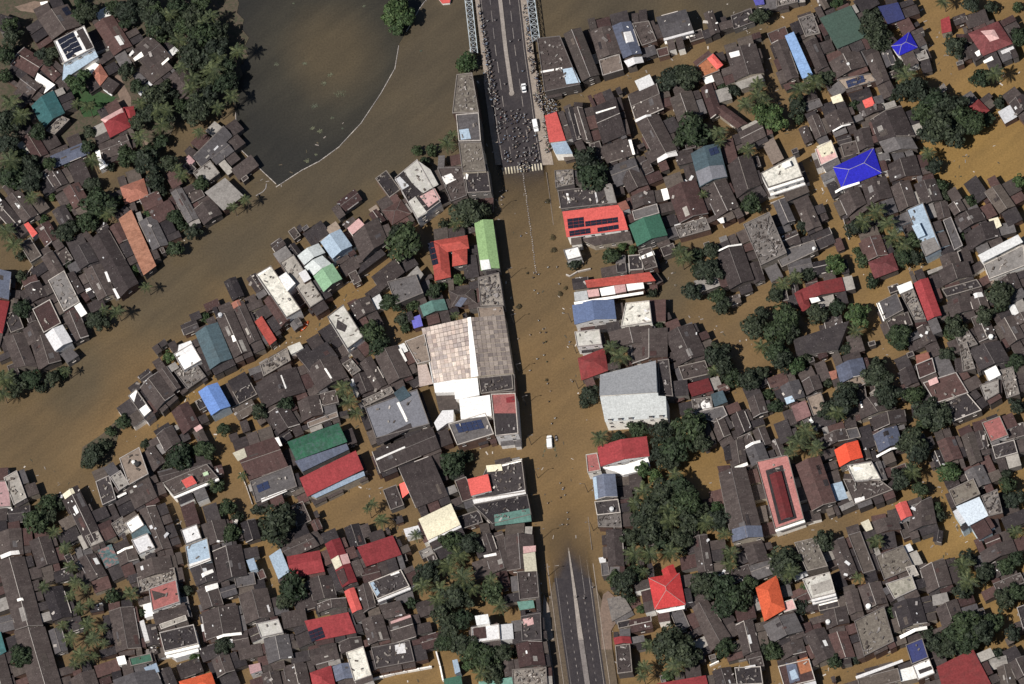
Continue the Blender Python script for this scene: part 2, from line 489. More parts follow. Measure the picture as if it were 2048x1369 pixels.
# traced outlines: tile origin (T), then roofs, annexes (+), trees (t); photograph coordinates
DATA = """
T 0 0
G br 4 300,150 415,322 655,205 |big brown gabled house directly above the white building with solar panels
+S 490,70 530,130 575,110
F wh 8.5 430,335 510,512 755,385 |*white building with roof solar panels|tall white flat-roofed building with dark solar panels and pale lower roof, top left
+Q lb 6 510,518 758,400 785,455 498,645
+S 455,320 540,480 600,445
+S 515,285 590,430 660,400
+Q br 8.7 610,250 660,225 745,380 690,400
G rb 3 90,510 270,620 375,490
G rb 3 310,545 430,660 490,600
G br 3 125,690 250,785 335,690
Q wh 4 300,585 440,680 350,752 372,690 280,640 |*bent white roof at far left|small bent white roof between brown roofs and the teal roof, top left
G tq 4 250,850 345,1030 520,905 |*teal-roofed house at top left|teal green gabled house below the small bent white roof, top left
+F cl 3 370,1050 440,1080 560,960
Q dk 4 0,110 150,160 60,270 0,250 |dark flat roof edged with white parapet at the upper left border
G rb 3.2 750,200 910,450 1060,370 |long reddish brown gabled house right of the white building with solar panels
G br 3.5 1040,420 1200,285 1380,460
+W 1030,440 1060,400 1075,420 1040,455
+W 1065,470 1130,415 1150,450 1080,490
G br 3 1090,560 1260,430 1385,545
+W 1290,510 1345,460 1355,475 1300,525
G br 3 1320,650 1440,810 1600,680
H rd 4 815,955 985,865 1050,1015 |*dark red hipped roof at top left|red hipped house with a lighter pink band below the parked white car, top left
+Q pk 4.6 805,960 975,865 990,900 840,985
+H rd 3 985,860 1070,850 1100,985
G br 3.2 780,1160 1010,1075 1060,1195
H rt2 3 735,590 800,510 865,610 |tiny terracotta pyramid roof beside the lawn below white solar building
G rb 3 170,1110 280,1290 390,1230
G sb 3 400,1250 690,1130 720,1230 |slate blue edged low roof left of palms in the top left quarter
Q wh 2.5 320,20 380,10 385,36 326,42 |small white shed roof at the top left beside a bare path
Q wh 2.5 760,1210 800,1200 810,1270 875,1320 800,1360 790,1300 |crumpled white tarpaulin roof beside palms, left of the river inlet
G gy 3 1540,1260 1790,1010 1860,1090 |long grey gabled roof on the river bank beside the floating boom's left end
G gy 3 1655,1240 1800,1130 1875,1210 |grey gabled roof just below the long grey river bank roof by the boom
Q pk 2.5 1480,1270 1510,1240 1560,1290 1520,1330
t b 700,100,95 1040,90,110 1150,40,90 1280,180,105 1230,240,80 1400,60,100 1520,150,110 1620,290,120 1430,330,100 1530,430,120 1700,400,110 1700,560,110 1790,660,95 1450,530,80 1600,850,110 1540,940,80 1240,760,110 1200,900,100 1290,1000,90 1330,680,55 1120,1100,85 1200,1200,60 1010,570,70 1100,700,65 100,300,95 40,440,90 90,200,75 60,960,105 300,1060,75 60,1150,95 80,1290,110 240,1330,90 390,1310,65 720,1060,60 700,1180,65 1180,1300,110 1350,1310,80 420,430,60 330,440,55 990,1290,60 1280,1130,60 620,130,60 900,60,60 1590,620,60 1660,760,80
t p 1680,130,85 1900,410,85 1850,770,85 1590,1060,65 700,850,75 610,830,55 80,820,110 180,920,85 740,1290,85 1420,1345,55 1330,120,80
t g 620,680,85 680,600,60 560,640,50
t b 1250,80,80 1360,200,80 1460,210,80 1750,260,90 1600,30,80 1820,540,80 1850,650,70 1520,700,85 1570,800,80 1740,860,70 1440,850,75 1100,980,65 930,90,55 1560,270,90 1660,480,90 1480,430,80 1120,830,70 1260,880,80 1340,930,75 40,620,60 30,1010,80 150,1230,60 480,380,50 380,500,45 640,30,60 1180,130,70 1010,180,60 1290,300,60 1640,660,70 1380,760,60 1000,1210,60 1090,1270,60 560,1330,50 880,1330,50
t p 1360,110,80 1740,440,90 1620,180,80 1330,880,80 140,940,90 1540,620,85 1260,180,75
T 0 342
R ru 3.6 950,390 1150,840 1250,760 |*long rusty orange roof|long narrow rusty orange sheet roof standing on the upper left river bank
G gy 3.2 1110,410 1220,640 1350,590 |grey gabled house against the right side of the long rusty orange roof
G br 3.4 710,570 960,1015 1110,900 |long grey-brown gabled warehouse with a white strip along its left edge, left of rusty roof
+W 835,810 855,805 885,885 865,890
+W 900,945 920,940 960,1015 940,1025
G br 3 670,800 790,1040 930,980
+W 675,950 720,935 755,975 710,1000
G dk 3 560,640 640,790 790,720
F cn 4 385,880 510,1130 640,1050 |unfinished grey concrete terrace with pale parapets, left of the long grey-brown warehouse
G br 3 330,700 430,860 520,800
G br 3 500,860 590,1020 680,960
G br 3 190,930 260,1050 385,1000
F rb 4 260,1110 350,1300 490,1220 |dark terrace with red floor and pale parapet just above the bright white square roof
G wh 5 360,1310 440,1445 580,1365 |*bright white square roof|bright white square roof near the left river bank, brightest in the left quarter
G br 3 180,1270 230,1400 370,1340
G br 3 500,1160 590,1380 710,1320
G sb 5 -70,790 -90,1010 70,1030 |grey-blue roof cut by the left picture border, above a red roof
H rd 4 -80,1020 75,1045 20,1300 |dark red hipped roof cut by the left picture border
G br 3 40,220 190,420 310,350
G br 3 -60,300 100,480 190,410
Q rt 2.6 190,430 225,410 300,500 260,535 |*bright red lean-to at the left edge|small bright red lean-to roof between trees at the left edge
G br 3 370,40 440,150 550,100
G rb 3 500,150 590,310 720,250
H rt2 3 960,130 1150,60 1190,200 |faded terracotta hipped roof among dark trees above the long rusty orange roof
G gy 3.2 1365,175 1500,420 1590,380
C cn 3.4 1640,180 1790,325 1950,200 |*pale corrugated roof on the river bank|pale weathered corrugated roof on the river bank beside palms, upper left
G br 3.2 1550,310 1630,435 1780,345
G tk 4.5 1560,1300 1680,1590 1860,1500 |dark teal-grey gabled house with pale ridge on the lower river bank, left of brown rows
G br 4.5 1730,1180 1870,1500 2010,1440
+W 1850,1320 1870,1315 1890,1360 1865,1370
+K 1765,1160
t b 80,40,115 240,90,100 250,210,75 50,480,95 110,590,90 800,250,140 700,400,95 520,490,90 860,330,80 1250,80,85 1280,170,60 1400,370,65 1460,440,50 1550,490,70 1400,630,75 1600,100,65 170,1110,85 160,850,60 780,1200,85 540,740,40 540,300,45 740,110,70 600,440,60 170,680,50 960,240,60
t g 420,210,35 340,390,38 1190,330,45 1080,790,45 100,130,40 1640,1170,40
t p 1450,30,75 1860,290,60 1960,230,60 1170,930,65 930,1130,80 830,1110,60
G br 4 1852,1080 1992,1392 2088,1348
+Q rt2 4.6 1850,1060 1915,1030 1930,1075 1868,1105
T 0 684
F wh 4 1390,100 1470,235 1615,150 |*white flat roofs on the lower river bank|white flat roof of two strips on the lower river bank above the blue roof
+Q wh 4.4 1430,25 1525,-10 1565,60 1415,125
F cl 2.5 1385,230 1500,385 1650,280 |cluttered patio roof of pale scraps between the white strip roof and blue roof
G br 4 1120,370 1255,550 1400,420
G br 4 1265,235 1385,405 1450,365
F wh 4 1025,435 1150,612 1215,555 |narrow white and black flat roof at the lower left tip of the river bank row
+Q dk 4.6 1095,400 1130,450 1165,500 1105,545 1070,490
G bl 5 1585,400 1690,590 1845,515 |*blue roof on the left river lane|bright blue gabled house standing on the flooded lane near the left river
G rb 3 1370,560 1465,745 1600,660
Q pk 3 1548,690 1590,645 1622,690 1570,722
G br 3 1250,750 1320,880 1450,800
G br 3 1130,910 1230,1040 1330,960
F tn 5 955,935 1030,1150 1190,1060 |tan concrete terrace with round tanks beside the flooded lane, lower left
+K 1070,970
+K 1100,985
F cn 4.5 880,1085 950,1195 1035,1140 |patchy pale concrete roof left of the tan terrace with tanks
F dk 4 765,1120 820,1310 930,1260 |dark roofless shell with pale walls left of the patchy pale concrete roof
G br 3.5 1010,1180 1190,1080 1260,1240
+W 935,1235 1005,1200 1015,1215 945,1250
+W 1065,1155 1090,1148 1095,1160 1070,1168
F br 6 1300,1130 1390,1235 1745,1085 |brown roofed building with a long pale facade and red box on top, lower left
+B rt 7.5 1450,1110 1490,1170 1575,1130
+B lg 6.8 1620,1050 1630,1075 1670,1060
+L 1
G br 3.5 1260,1050 1680,940 1710,1010
F pk 4 -60,1120 -40,1330 90,1320 |pinkish flat roof at the left border where river meets land
F cn 4 30,1090 110,1310 215,1250 |mottled white and dark concrete shell at the left border, right of pinkish roof
G br 4 500,1225 700,1640 820,1560
+Q cr 4.4 500,1220 580,1170 600,1210 520,1260
G br 3 20,-40 120,210 300,200
G br 3 240,0 310,230 490,150
Q gy 3 480,100 570,50 630,110 540,170
t b 30,300,110 120,350,100 250,300,90 420,290,75 20,420,80 330,370,50 500,250,55 980,640,65 740,900,85 830,830,60 890,720,50 690,970,50 1430,930,115 1520,870,60 1640,860,85 1160,820,50 1790,700,65 380,1300,80 480,1310,60 1740,1150,60 1820,1330,75 1350,980,60
t g 1350,120,55 1010,560,35
t p 1940,1070,50 1690,1130,45 530,230,50
T 0 1026
G br 3.5 -20,160 0,370 190,330
+W 0,340 150,300 160,330 10,370
G br 3.5 -30,390 120,940 345,900 |very long brown gabled roof along the lower left picture border
+W 135,690 180,680 190,700 140,710
G br 3 230,230 300,450 470,400
G dk 3 340,620 420,870 580,830
G br 3.2 110,950 250,1430 500,1390 |long brown gabled roof in the bottom left corner left of tall palms
G br 3 -150,1120 -60,1450 110,1400
Q tq 3.5 -30,960 5,950 50,1110 0,1140 |sliver of teal roof at the lower left picture border
F cn 4.5 680,190 725,275 830,230
G br 3 620,370 720,550 860,500
S pt 3 780,300 850,450 960,400 |patchwork shed roof of teal and pink sheets, bottom left
F wh 6 1000,85 1050,170 1155,100 |*stepped white and teal roofs at lower left|stepped white and teal flat roofs with scaffold frame beside them, lower left
+F wh 5 1050,220 1110,335 1240,280
+Q tk 5.5 1050,172 1150,72 1210,170 1060,212
+F cl 3 890,90 940,180 1030,120
G br 3 930,320 960,430 1110,370
+W 935,315 1060,265 1065,280 940,330
G br 3.4 1110,-20 1240,320 1375,280
G br 3 1080,410 1110,540 1390,470
F cl 3 1095,520 1120,640 1420,560
F rp 5 1190,610 1220,790 1440,715 |*red terrace at lower left|red-floored roof terrace with pale parapet and brown stair roof, lower left
+B br 6.5 1210,620 1235,700 1345,655
G br 4 1220,810 1490,740 1515,830
F cn 4.5 1275,895 1290,935 1500,860
F dk 5 1275,960 1315,1115 1590,1050 |dark sunken roof with pale rim and striped white front, lower left lane
+Q wh 3 1350,1130 1580,1060 1590,1110 1400,1165
+L 2
F wh 5 1445,140 1485,255 1615,205 |*white double roof on the left lane|white twin-sheet roof beside the lane at lower left, brightest there
F lb 4 1480,270 1510,445 1690,375 |pale blue-grey roof directly below the white twin-sheet roof
+W 1500,415 1680,360 1690,380 1515,445
G dk 3.5 1520,450 1570,590 1750,540
+W 1610,490 1700,450 1710,475 1620,520
G br 3.5 1600,100 1650,270 1850,220
G br 3.5 1700,310 1750,560 1980,500
Q lb 4.5 1970,380 2030,360 2060,450 2000,465
G br 3.5 1570,620 1620,780 1790,740
+W 1640,590 1740,560 1750,600 1650,635
G br 3.5 1610,800 1650,1020 1940,960
+W 1730,990 1930,955 1935,975 1740,1010
G br 3 1690,1180 1740,1320 1880,1260
H or 5 1430,1350 1690,1275 1740,1420 |*bright orange-red roof on the bottom edge|bright orange-red hipped roof cut by the bottom border, lower left
G br 3.2 870,790 930,1120 1130,1080
+W 1115,870 1150,855 1195,1020 1160,1032
B wh 4 930,1155 950,1220 1015,1205
F dg 4 1030,1165 1050,1230 1225,1190 |dark green flat roof patch with white clutter near bottom left
G gy 4.5 900,1340 950,1460 1300,1370
+Q lb 4.6 1150,1240 1250,1200 1275,1270 1190,1300
G br 3 560,1330 610,1480 800,1400
t p 350,590,62 1040,650,80 430,150,70 520,280,70 560,430,75 600,560,75 560,660,65 640,760,70 700,890,85 560,1000,85 740,1010,90 650,1140,90 820,920,60 500,900,65 590,1210,60 740,1150,60 720,720,55 680,600,50 830,1050,55
t b 280,60,115 380,30,80 160,1150,90 900,680,60 1500,620,50 1850,170,80 1790,1060,70 100,1100,50 700,430,50 1130,800,45 1900,40,50 1850,1300,45
t g 1550,1150,42 1830,600,30
T 512 0
F cb 9.5 1605,600 1570,910 1785,905 1730,585 |stained brown concrete roof between the river and the road, just below the bridge bush
F gy 9.5 1600,920 1622,1135 1800,1130 1782,905 |grey flat roof beside the road, directly below the stained brown concrete roof
+Q lb 9.9 1625,1040 1640,1120 1720,1110 1700,1030
F cb 9.5 1620,1145 1650,1380 1842,1370 1803,1140 |cluttered grey roof beside the road below the grey flat roof with pale blue corner
Q rt 1.5 1450,-20 1560,-25 1550,24 1490,30 |small reddish roof at the top border between the boom and the bridge
t g 1130,60,125 1210,140,90 1080,150,80 1130,225,60 1690,490,85 1650,540,50
t p 1530,1150,90 1570,1080,60
t b 1290,1210,45 1400,1210,50 1350,1290,45
m 670,750,55 590,600,28 545,670,26 385,510,24 160,515,24 470,850,40 450,1030,24 510,1055,28 610,945,16 690,1030,12 410,1290,30 480,1240,16 865,50,14 1320,410,12 300,30,10
T 512 342
G lm 5 1745,410 1800,800 1950,780 |*long lime-green roof|long lime-green gabled roof standing beside the flooded road near the crosswalk
+Q wt 4.2 1790,715 1865,710 1880,785 1805,795
H rd4 4.6 1425,560 1690,515 1705,620 |*red hipped roof left of the lime-green roof|red many-hipped house with dark side panels, left of the long lime-green roof
+H rd4 4.4 1395,570 1430,880 1560,850
+H rd4 4.2 1570,640 1690,620 1690,745
+S 1370,580 1412,760 1460,745
F ww 7 0,830 240,1180 360,1110 |*mottled white building on the river bank|large mottled white flat-roofed building between the river and orange boat
+Q wh 8 180,850 240,810 315,900 250,965
+W 0,830 110,765 120,780 10,850
F cn 5.5 190,740 430,1100 540,1030
+B wh 7.5 340,820 385,895 440,862
G rb 4 60,1040 200,1250 275,1190 |dark reddish strip roof against the lower side of the mottled white river building
R rd4 4 -10,1210 110,1400 165,1350 |*bright red strip roof by the orange boat|narrow bright red strip roof beside the lane near the orange boat
G lb 5 515,570 610,705 770,600 |*pale blue roof on the river bank|pale sky-blue gabled roof on the river bank, right of grey and green roofs
G wg 5.5 330,680 385,755 555,655 |pale grey sheet roof on the river bank between mottled white building and pale blue roof
+G wg 5.2 385,770 460,838 605,745
+G gs 5 460,845 540,970 690,865
Q pk 4 730,460 820,380 868,430 770,512 |*pink roof on the river bank|small pink roof on the river bank above a brown house
G br 4.5 770,530 850,720 1055,560 |wide brown gabled house just below the small pink roof on the river bank
+Q dk 3 845,745 1000,625 1040,665 805,840
H rb 4 1010,320 1160,230 1240,345 |dark red hipped roof on the river bank above the big round tree
G rb 3.5 900,350 970,445 1040,395
+Q tn 3.6 900,310 960,270 990,310 930,345
F dk 7 1110,60 1290,390 1480,250 1290,-90 |*white and pink terrace block by the river|block of white and pink terraces with dark gaps between river and road, above round trees
+Q ww 7.4 1180,0 1290,-85 1395,-10 1460,110 1335,180 1250,100
+Q pk 7.4 1310,205 1430,140 1475,220 1380,292
+Q ww 7.4 1220,245 1275,205 1370,335 1290,385
+Q wt 7.4 1110,70 1150,45 1225,120 1170,152
F br 6 1450,-20 1560,250 1690,200 1650,-30
+W 1480,50 1560,20 1600,70 1520,110
F dk 8 1660,-40 1690,180 1880,170 1850,-50
+W 1660,60 1680,20 1700,30 1690,70
G br 3.5 920,850 1110,700 1190,810
F gy 5 1050,890 1120,1070 1340,980 1280,830 |grey flat roof with zigzag white parapet between round trees and red hipped roof
+Q cn 5.4 1190,860 1290,760 1340,830 1280,920 1250,830
G tl 3 1310,1080 1340,1165 1535,1110 |*muted teal roof above the warehouse|muted teal-green low roof just above the big patchwork warehouse
Q bv 2.6 1240,1180 1312,1150 1335,1240 1262,1262 |small violet-blue roof touching the top left corner of the patchwork warehouse
F cl 5.5 1775,860 1795,1085 1985,1080 1945,815 |crumbling roof strewn with pale rubble beside the road below the lime-green roof
F tn 4 1770,1095 1785,1180 1990,1160 1975,1085 |tan sandy roof strip beside the road right above the warehouse
H br 3 1540,960 1740,930 1765,1060
+Q sb 3.6 1590,1080 1640,1010 1690,1020 1640,1090
F ww 6.5 570,1170 730,1430 860,1330 |*white block in the middle of the lane|tall narrow white flat-roofed block with dark light-well beside the lane right of the orange boat
+Q dk 7 650,1190 730,1240 710,1290 640,1260
G br 3.2 740,1080 800,1200 965,1115
t b 1200,560,150 1130,500,80 1700,330,120 1600,420,80 1810,320,75 1080,1050,90 930,1300,105 990,1350,65 1250,1080,55 1430,960,65 1170,1190,60 1190,1260,45 1740,1010,55 1500,430,50
t g 1620,870,50 1090,180,40 1500,930,40
t p 1590,1160,50
T 512 684
F sg 6.5 870,530 960,775 1390,660 1290,380 |*slate-grey flat roof left of the warehouse|large slate-grey roof split by a white line, just left of the bright white roofs
+W 1125,490 1145,480 1218,632 1200,642
+Q dk 5.5 955,785 1235,650 1250,690 975,830
+Q tk 7 1100,410 1180,350 1240,430 1150,480
G br 4 930,880 1410,680 1475,850 |long brown gabled roof with pale ridge directly below the large slate-grey roof
+W 960,935 1190,835 1195,848 965,950
G br 4 1140,1010 1400,910 1540,1230 |wide dark brown roof beside a small bright red awning, below the slate-grey roof
+Q rt 3 1145,1140 1210,1110 1232,1200 1172,1250
G gm 5 250,800 660,650 730,800 |*mottled green roof|mottled bright green gabled hall roof at lower left, above a long red roof
+Q sb 4.8 310,955 725,815 745,860 370,1040
S rd 5 350,1095 800,875 860,1020 |*long red roof below the mottled green roof|long deep red sheet roof directly below the mottled green hall, lower left
+Q lb 4 420,1225 862,1035 872,1070 480,1250
G rb 4 -170,870 150,760 260,1000 |reddish brown gabled house with pale wall line left of the mottled green hall
+Q cr 3.5 -188,890 -95,850 -72,920 -145,955
+W 150,770 180,760 210,830 190,835
F gy 4 -50,1120 0,1290 330,1160 |grey flat roof with small solar array left of the long red roof
+S 0,1150 20,1210 115,1170
+W 40,1255 240,1180 250,1195 45,1285
G br 3.5 0,330 80,530 400,400
+W 195,270 205,265 245,370 235,378
F cl 3.5 30,180 60,280 280,150 |rubble-strewn pale roof beside the lane below the orange boat
Q ww 3.5 250,40 350,0 380,50 282,102 |small whitish roof patch beside the lane, left of the narrow white block
G br 3.5 400,220 500,400 740,280
+W 545,215 560,210 610,290 595,295
G dk 3.5 340,130 560,0 660,120
F cl 4 690,180 770,275 840,230
G br 3 770,280 830,430 945,385
G br 3.2 830,170 960,400 1050,340
G br 3.5 940,100 1060,345 1250,270
+W 1140,60 1160,50 1210,150 1195,160
F tn 5 1190,0 1290,180 1395,155 1350,-60
F cl 4 840,470 870,520 1110,410
G br 3.2 80,580 180,740 350,660
G br 3.2 330,480 370,640 540,580
F tn 3 410,650 420,690 660,600
F gy 5 1540,660 1610,830 1905,740 |grey flat roof carrying a row of blue solar panels just below the bright white roofs
+S 1590,660 1620,730 1830,690
F dk 5 1780,290 1800,420 2060,380 2050,262
F rb 4.5 1590,1115 1650,1285 1760,1250 1680,1080
B rt 7.5 1690,1100 1720,1232 1885,1190 |*red-orange box roof left of the road|bright red-orange square roof in a pale terrace block, left of the road below the van
B cr 6.5 1840,990 1850,1042 1972,1030 |small cream flat roof just above the red-orange square roof left of the road
t b 980,30,85 240,500,65 30,560,75 1570,960,105 1600,1050,65 1690,920,55 20,1340,55
t p 690,370,95 740,480,90 800,570,75 930,1300,60 890,1340,45
T 512 1026
G cr 4.5 1300,50 1560,-75 1635,95 |*cream roof at lower centre|cream yellow gabled roof with small white annex in the lower centre-left
+Q wh 3.5 1180,130 1300,100 1330,160 1200,192
+L 1
G rd 4 550,250 690,600 810,550 |red gabled roof with cream panels in its middle, left of the large crimson roof
+Q cr 5.3 600,375 660,340 690,420 635,455
+Q pk 5.3 670,340 730,325 755,400 695,415
+Q rb 5.2 640,470 700,440 735,545 690,580
S rd 4 810,280 1095,185 1165,335 |*large crimson roof|large plain crimson sheet roof at lower left-centre beside a dark brown yard
G rd 3.5 245,350 510,300 550,470 |dark red gabled roof right of the pale blue-white small roof, lower left-centre
S lb 3.5 105,350 180,535 270,470 |*small blue-white roof|small blue-white sheet roof beside a round bright tree, lower left-centre
G br 3.2 180,270 430,160 510,260
G br 3.2 410,530 460,710 650,680
G rt 4 705,630 770,805 850,770 |*small upright red roof|small upright bright red gabled roof below the red roof with cream panels
F dk 6 900,560 970,695 1230,590 1160,455 |*white-walled block with dark roof|dark flat roof with white parapet and white windowed front, below the large crimson roof
+W 1070,490 1140,465 1150,480 1080,505
+Q lb 6.4 905,565 940,550 990,640 965,670
+L 1
S rd 4 390,870 740,800 800,960 |*red roof with dark solar panels|red sheet roof with dark solar panels at its lower left corner, lower left
+S 415,950 445,1035 555,995
G br 3 490,730 500,800 730,750
G br 3.2 840,860 900,1060 1070,1010
G br 3.2 1060,870 1240,815 1285,990
+Q pk 4.5 1075,870 1235,815 1240,835 1080,890
G br 3.2 980,740 1150,700 1200,810
G br 3.2 810,600 860,800 960,750
F dk 3.5 920,1080 960,1250 1270,1190 |dark junk-strewn roof with white scraps above the white balustrade wall
+W 1110,1060 1190,1040 1200,1120 1120,1130
F ww 6 720,1120 785,1350 925,1300 |*whitish glassy roof at the bottom|whitish glassy flat roof near the bottom edge at the left end of the balustrade wall
G br 3.2 420,1100 640,1040 670,1165
G br 3.2 660,1040 680,1130 860,1080
H rd 4 430,1280 470,1460 640,1400 |*deep red roof on the bottom edge|deep red hipped roof cut by the bottom border beside a slate blue roof
G sb 3.5 610,1230 640,1350 790,1320
F ww 4 0,890 40,1000 220,960
G gy 3.5 60,1020 100,1210 300,1160
G br 3.2 -140,660 -80,890 150,830
+W 85,740 100,735 115,790 103,795
G br 3.2 220,1240 260,1420 440,1380
G br 3.2 40,1290 70,1420 215,1390
Q pk 3.5 -60,1220 30,1200 45,1260 -45,1290
G br 3.2 1800,180 1850,330 1935,310
G br 3.2 1840,345 1880,490 2110,430
+W 1820,340 1920,320 1925,340 1825,358
F wh 6 1720,920 1730,1045 1955,1015 |*white stepped block among trees at bottom|white stepped block with dark roof floors among trees at the lower centre
+B wt 8.5 1750,825 1765,900 1870,885
+Q rb 6.6 1735,925 1835,905 1845,1000 1740,1015
Q dg 4 1500,1330 1640,1300 1655,1400 1510,1400
Q lb 3.5 1570,1180 1610,1170 1635,1270 1592,1290
Q tl 4 1780,1350 2048,1315 2060,1400 1785,1420 |teal green roof strip on the bottom border left of the road
t b 180,90,145 110,180,65 290,600,125 240,690,85 1560,240,100 1700,260,100 1380,480,105 1650,520,110 1600,680,115 1500,800,105 1720,600,85 1540,920,95 1640,860,85 1500,1040,75 1650,1050,105 1750,1120,105 1850,1180,95 1900,640,105 1970,1120,85 1900,1290,85 1250,720,55 770,210,45 1800,1280,80
t p 1000,60,75 1280,180,65 1620,340,105 1330,580,95 1540,420,105 1480,620,105 1450,700,85 1950,740,85 1880,540,75 340,560,65
t g 1700,1220,50
T 1024 0
F br 5 200,310 260,740 545,680 385,290 |wide dark house at the bridge end with a pale blue roof corner
+W 230,570 400,540 402,555 232,585
+Q lb 5.4 405,555 490,540 548,660 435,675
G gb 5 410,275 560,655 700,600 |long grey-brown gabled roof standing second from the bridge in the upper river row
G br 4 625,255 690,480 880,430
+F tn 3.5 695,485 725,610 890,560
G sb 4.5 800,210 890,470 1040,430 |dark slate roof with a bright white skylight patch in the upper river row
+W 890,262 950,250 978,332 912,348
+W 895,490 1040,455 1055,500 930,540
F br 4 960,190 1040,370 1160,330 1095,170
G gy 6 1150,140 1390,75 1450,240 |*grey house with white balcony rails|grey gabled two-storey house with double white balcony rails facing the upper flooded lane
+L 2
G br 4 1530,110 1590,290 1665,260
F dk 2.5 1750,130 1775,240 1940,180
Q bv 3 1930,0 2010,-20 2020,35 1950,45 |purple-blue sheet roof at the top border above a round tree
F ob 4 1480,530 1520,625 1662,570 1610,430 |*orange brick frame house|orange-brown roofless house with pale rim beside the upper flooded lane
+H rt 4.6 1560,470 1610,430 1690,520
G br 4 1710,420 1780,650 2020,580 |brown house with white patches on its top corner, right of the orange-brown roofless house
+W 1735,425 1815,405 1825,445 1750,465
+Q cn 3 1780,665 1990,590 2025,645 1835,715
R rt 4.6 262,930 300,1145 430,1125 355,895 |*bright red roof beside the crowd|bright salmon-red flat roof with pale blue end, standing beside the crowd at the road
+Q lb 4.2 308,1150 432,1130 485,1230 350,1235
G dk 4 420,880 490,1140 555,1110
G br 4 485,860 565,1125 645,1130
G br 4 645,860 830,780 910,1075
+W 670,900 830,852 832,862 672,912
G br 3.5 930,770 1155,670 1215,870
G br 3.5 990,980 1150,1280 1330,1210
+W 1160,1270 1310,1205 1328,1245 1165,1305
+W 980,960 1110,915 1115,930 990,980
G gb 3.5 1260,790 1330,990 1510,930
G rb 3.2 1505,710 1590,950 1680,900 |purplish red L-shaped roof among palms, upper right-centre
+G rb 3 1600,880 1800,1030 1890,990
G br 3.2 1810,1060 1990,970 2035,1090
G tk 5 1430,1230 1500,1500 1725,1415 |*teal house right of the upper trees|teal blue gabled house with lighter grey lower end and solar patch, upper right-centre
+Q sg 5.3 1468,1375 1690,1320 1722,1412 1505,1490
+S 1570,1195 1590,1250 1660,1225
G br 3.2 700,1180 920,1110 980,1240
+W 930,1120 955,1118 985,1235 965,1240
G gy 3.2 770,1340 980,1260 1040,1420
t b 1260,640,95 1400,620,110 1350,560,55 1990,130,80 1450,1060,135 1350,1120,65 600,1300,120 540,1240,55 1780,720,60 770,1120,40 1270,960,38 1690,690,45 1930,640,50
t p 1650,1060,85 1870,840,90 1960,760,90 1960,680,80 1880,1200,80 1660,1140,60 2020,800,70
t g 2000,900,90
T 1024 342
F cl 3 340,0 350,140 500,110 490,-10 |pale rubble-topped low roof beside the road right of the median railing's start
F dk 5 365,160 390,310 840,260 800,110 |dark long flat roof with white seams directly above the red roof with solar arrays
+W 432,180 450,180 465,255 450,260
+W 655,145 668,145 690,260 678,262
+Q cn 5.4 728,112 790,100 838,250 765,262
R rt 6 405,335 440,540 930,470 870,270 |*red roof with four solar arrays|large bright red roof carrying four dark solar arrays, right of the flooded road
+S 440,385 447,465 580,448
+S 582,405 586,448 850,412
+S 455,482 460,525 630,500
+S 680,455 684,492 855,465
+Q rt2 5 842,262 910,235 942,300 880,322
Q br 3 540,545 940,482 960,550 660,600
G gn 5 935,435 1000,605 1245,515 |*green roof right of the road|plain green gabled roof joined to the red roof with four solar arrays
G br 3.5 860,40 930,180 1090,110
G br 3.5 950,205 970,310 1150,260
F gy 3.5 960,325 980,400 1180,340
G rb 4 1240,150 1340,420 1570,340
+W 1190,150 1240,138 1262,222 1215,238
F cl 3 1300,445 1340,540 1590,470
G br 4 1530,150 1640,380 1820,290
+W 1640,390 1690,370 1700,415 1670,420
G br 3.5 1720,-40 1800,220 1990,110
G br 3.5 1640,670 1740,950 1940,870
+W 1610,652 1838,582 1840,594 1612,664
F cl 5 1850,430 1990,760 2200,660 |*ruined terrace on the middle right|ruined pale-rimmed terrace full of rubble beside the flooded cross lane, right of round trees
G br 3.5 1215,1310 1330,1560 1560,1470
F wt 4 410,635 440,720 560,690 |small bright white flat roof with blue-green side standing alone beside the road
F dk 3 830,740 840,820 920,815
F dk 3 930,680 940,800 1050,790
F br 5 1010,640 1060,800 1165,770
+W 1015,690 1130,640 1142,670 1025,712
R rd4 5 585,885 605,945 1150,880 1100,810 |*red strip with white awnings|long red roof strip with a row of white awnings below it, by the road
+Q cw 4.6 495,972 598,958 612,1030 502,1042
+Q pk 4.6 600,955 690,942 702,1000 612,1012
+Q wh 4.6 700,942 815,920 828,985 716,1002
+Q pk 4.6 817,918 903,898 915,965 830,982
+Q wh 4.6 910,890 1045,870 1058,940 925,962
+W 495,1050 1050,965 1050,985 500,1070
G sbb 6.5 480,1075 500,1230 835,1185 |*steel-blue roof|steel-blue roof with bright white front wall, right of the flooded road below white awnings
F ww 5 910,1060 870,1250 1120,1210 1100,1040 |dirty white terrace with pale boxes right behind the steel-blue roof
+B wh 6 1055,1105 1060,1130 1105,1120
+B wh 6 1060,1165 1070,1200 1115,1190
F ww 5 500,1290 520,1410 720,1390 |stained cream terrace beside the road directly below the steel-blue roof's white front
G br 4 770,1290 800,1420 1150,1370
t b 640,40,125 790,680,70 500,740,60 1340,640,85 1570,800,105 1590,640,75 1440,960,85 1650,1000,75 1680,1090,80 1480,680,55 1910,270,95 1930,1250,110 2000,1150,65 1120,980,45 1170,1240,40 1480,800,50
t p 1350,720,60 1400,690,70 1530,190,50
t g 960,640,40 880,610,40
u 285,250,24 325,540,26 335,640,26 385,990,22 60,1090,20 1240,430,18
T 1024 684
F dk 6 1165,150 1180,430 1290,440 1255,140
H rd2 3 525,130 555,310 770,230 |*dark red hip beside grey hall|dark red hipped roof beside the road at the left of the big grey hall
G br 4 960,-60 960,175 1245,120
F br 3 1330,200 1370,310 1585,260
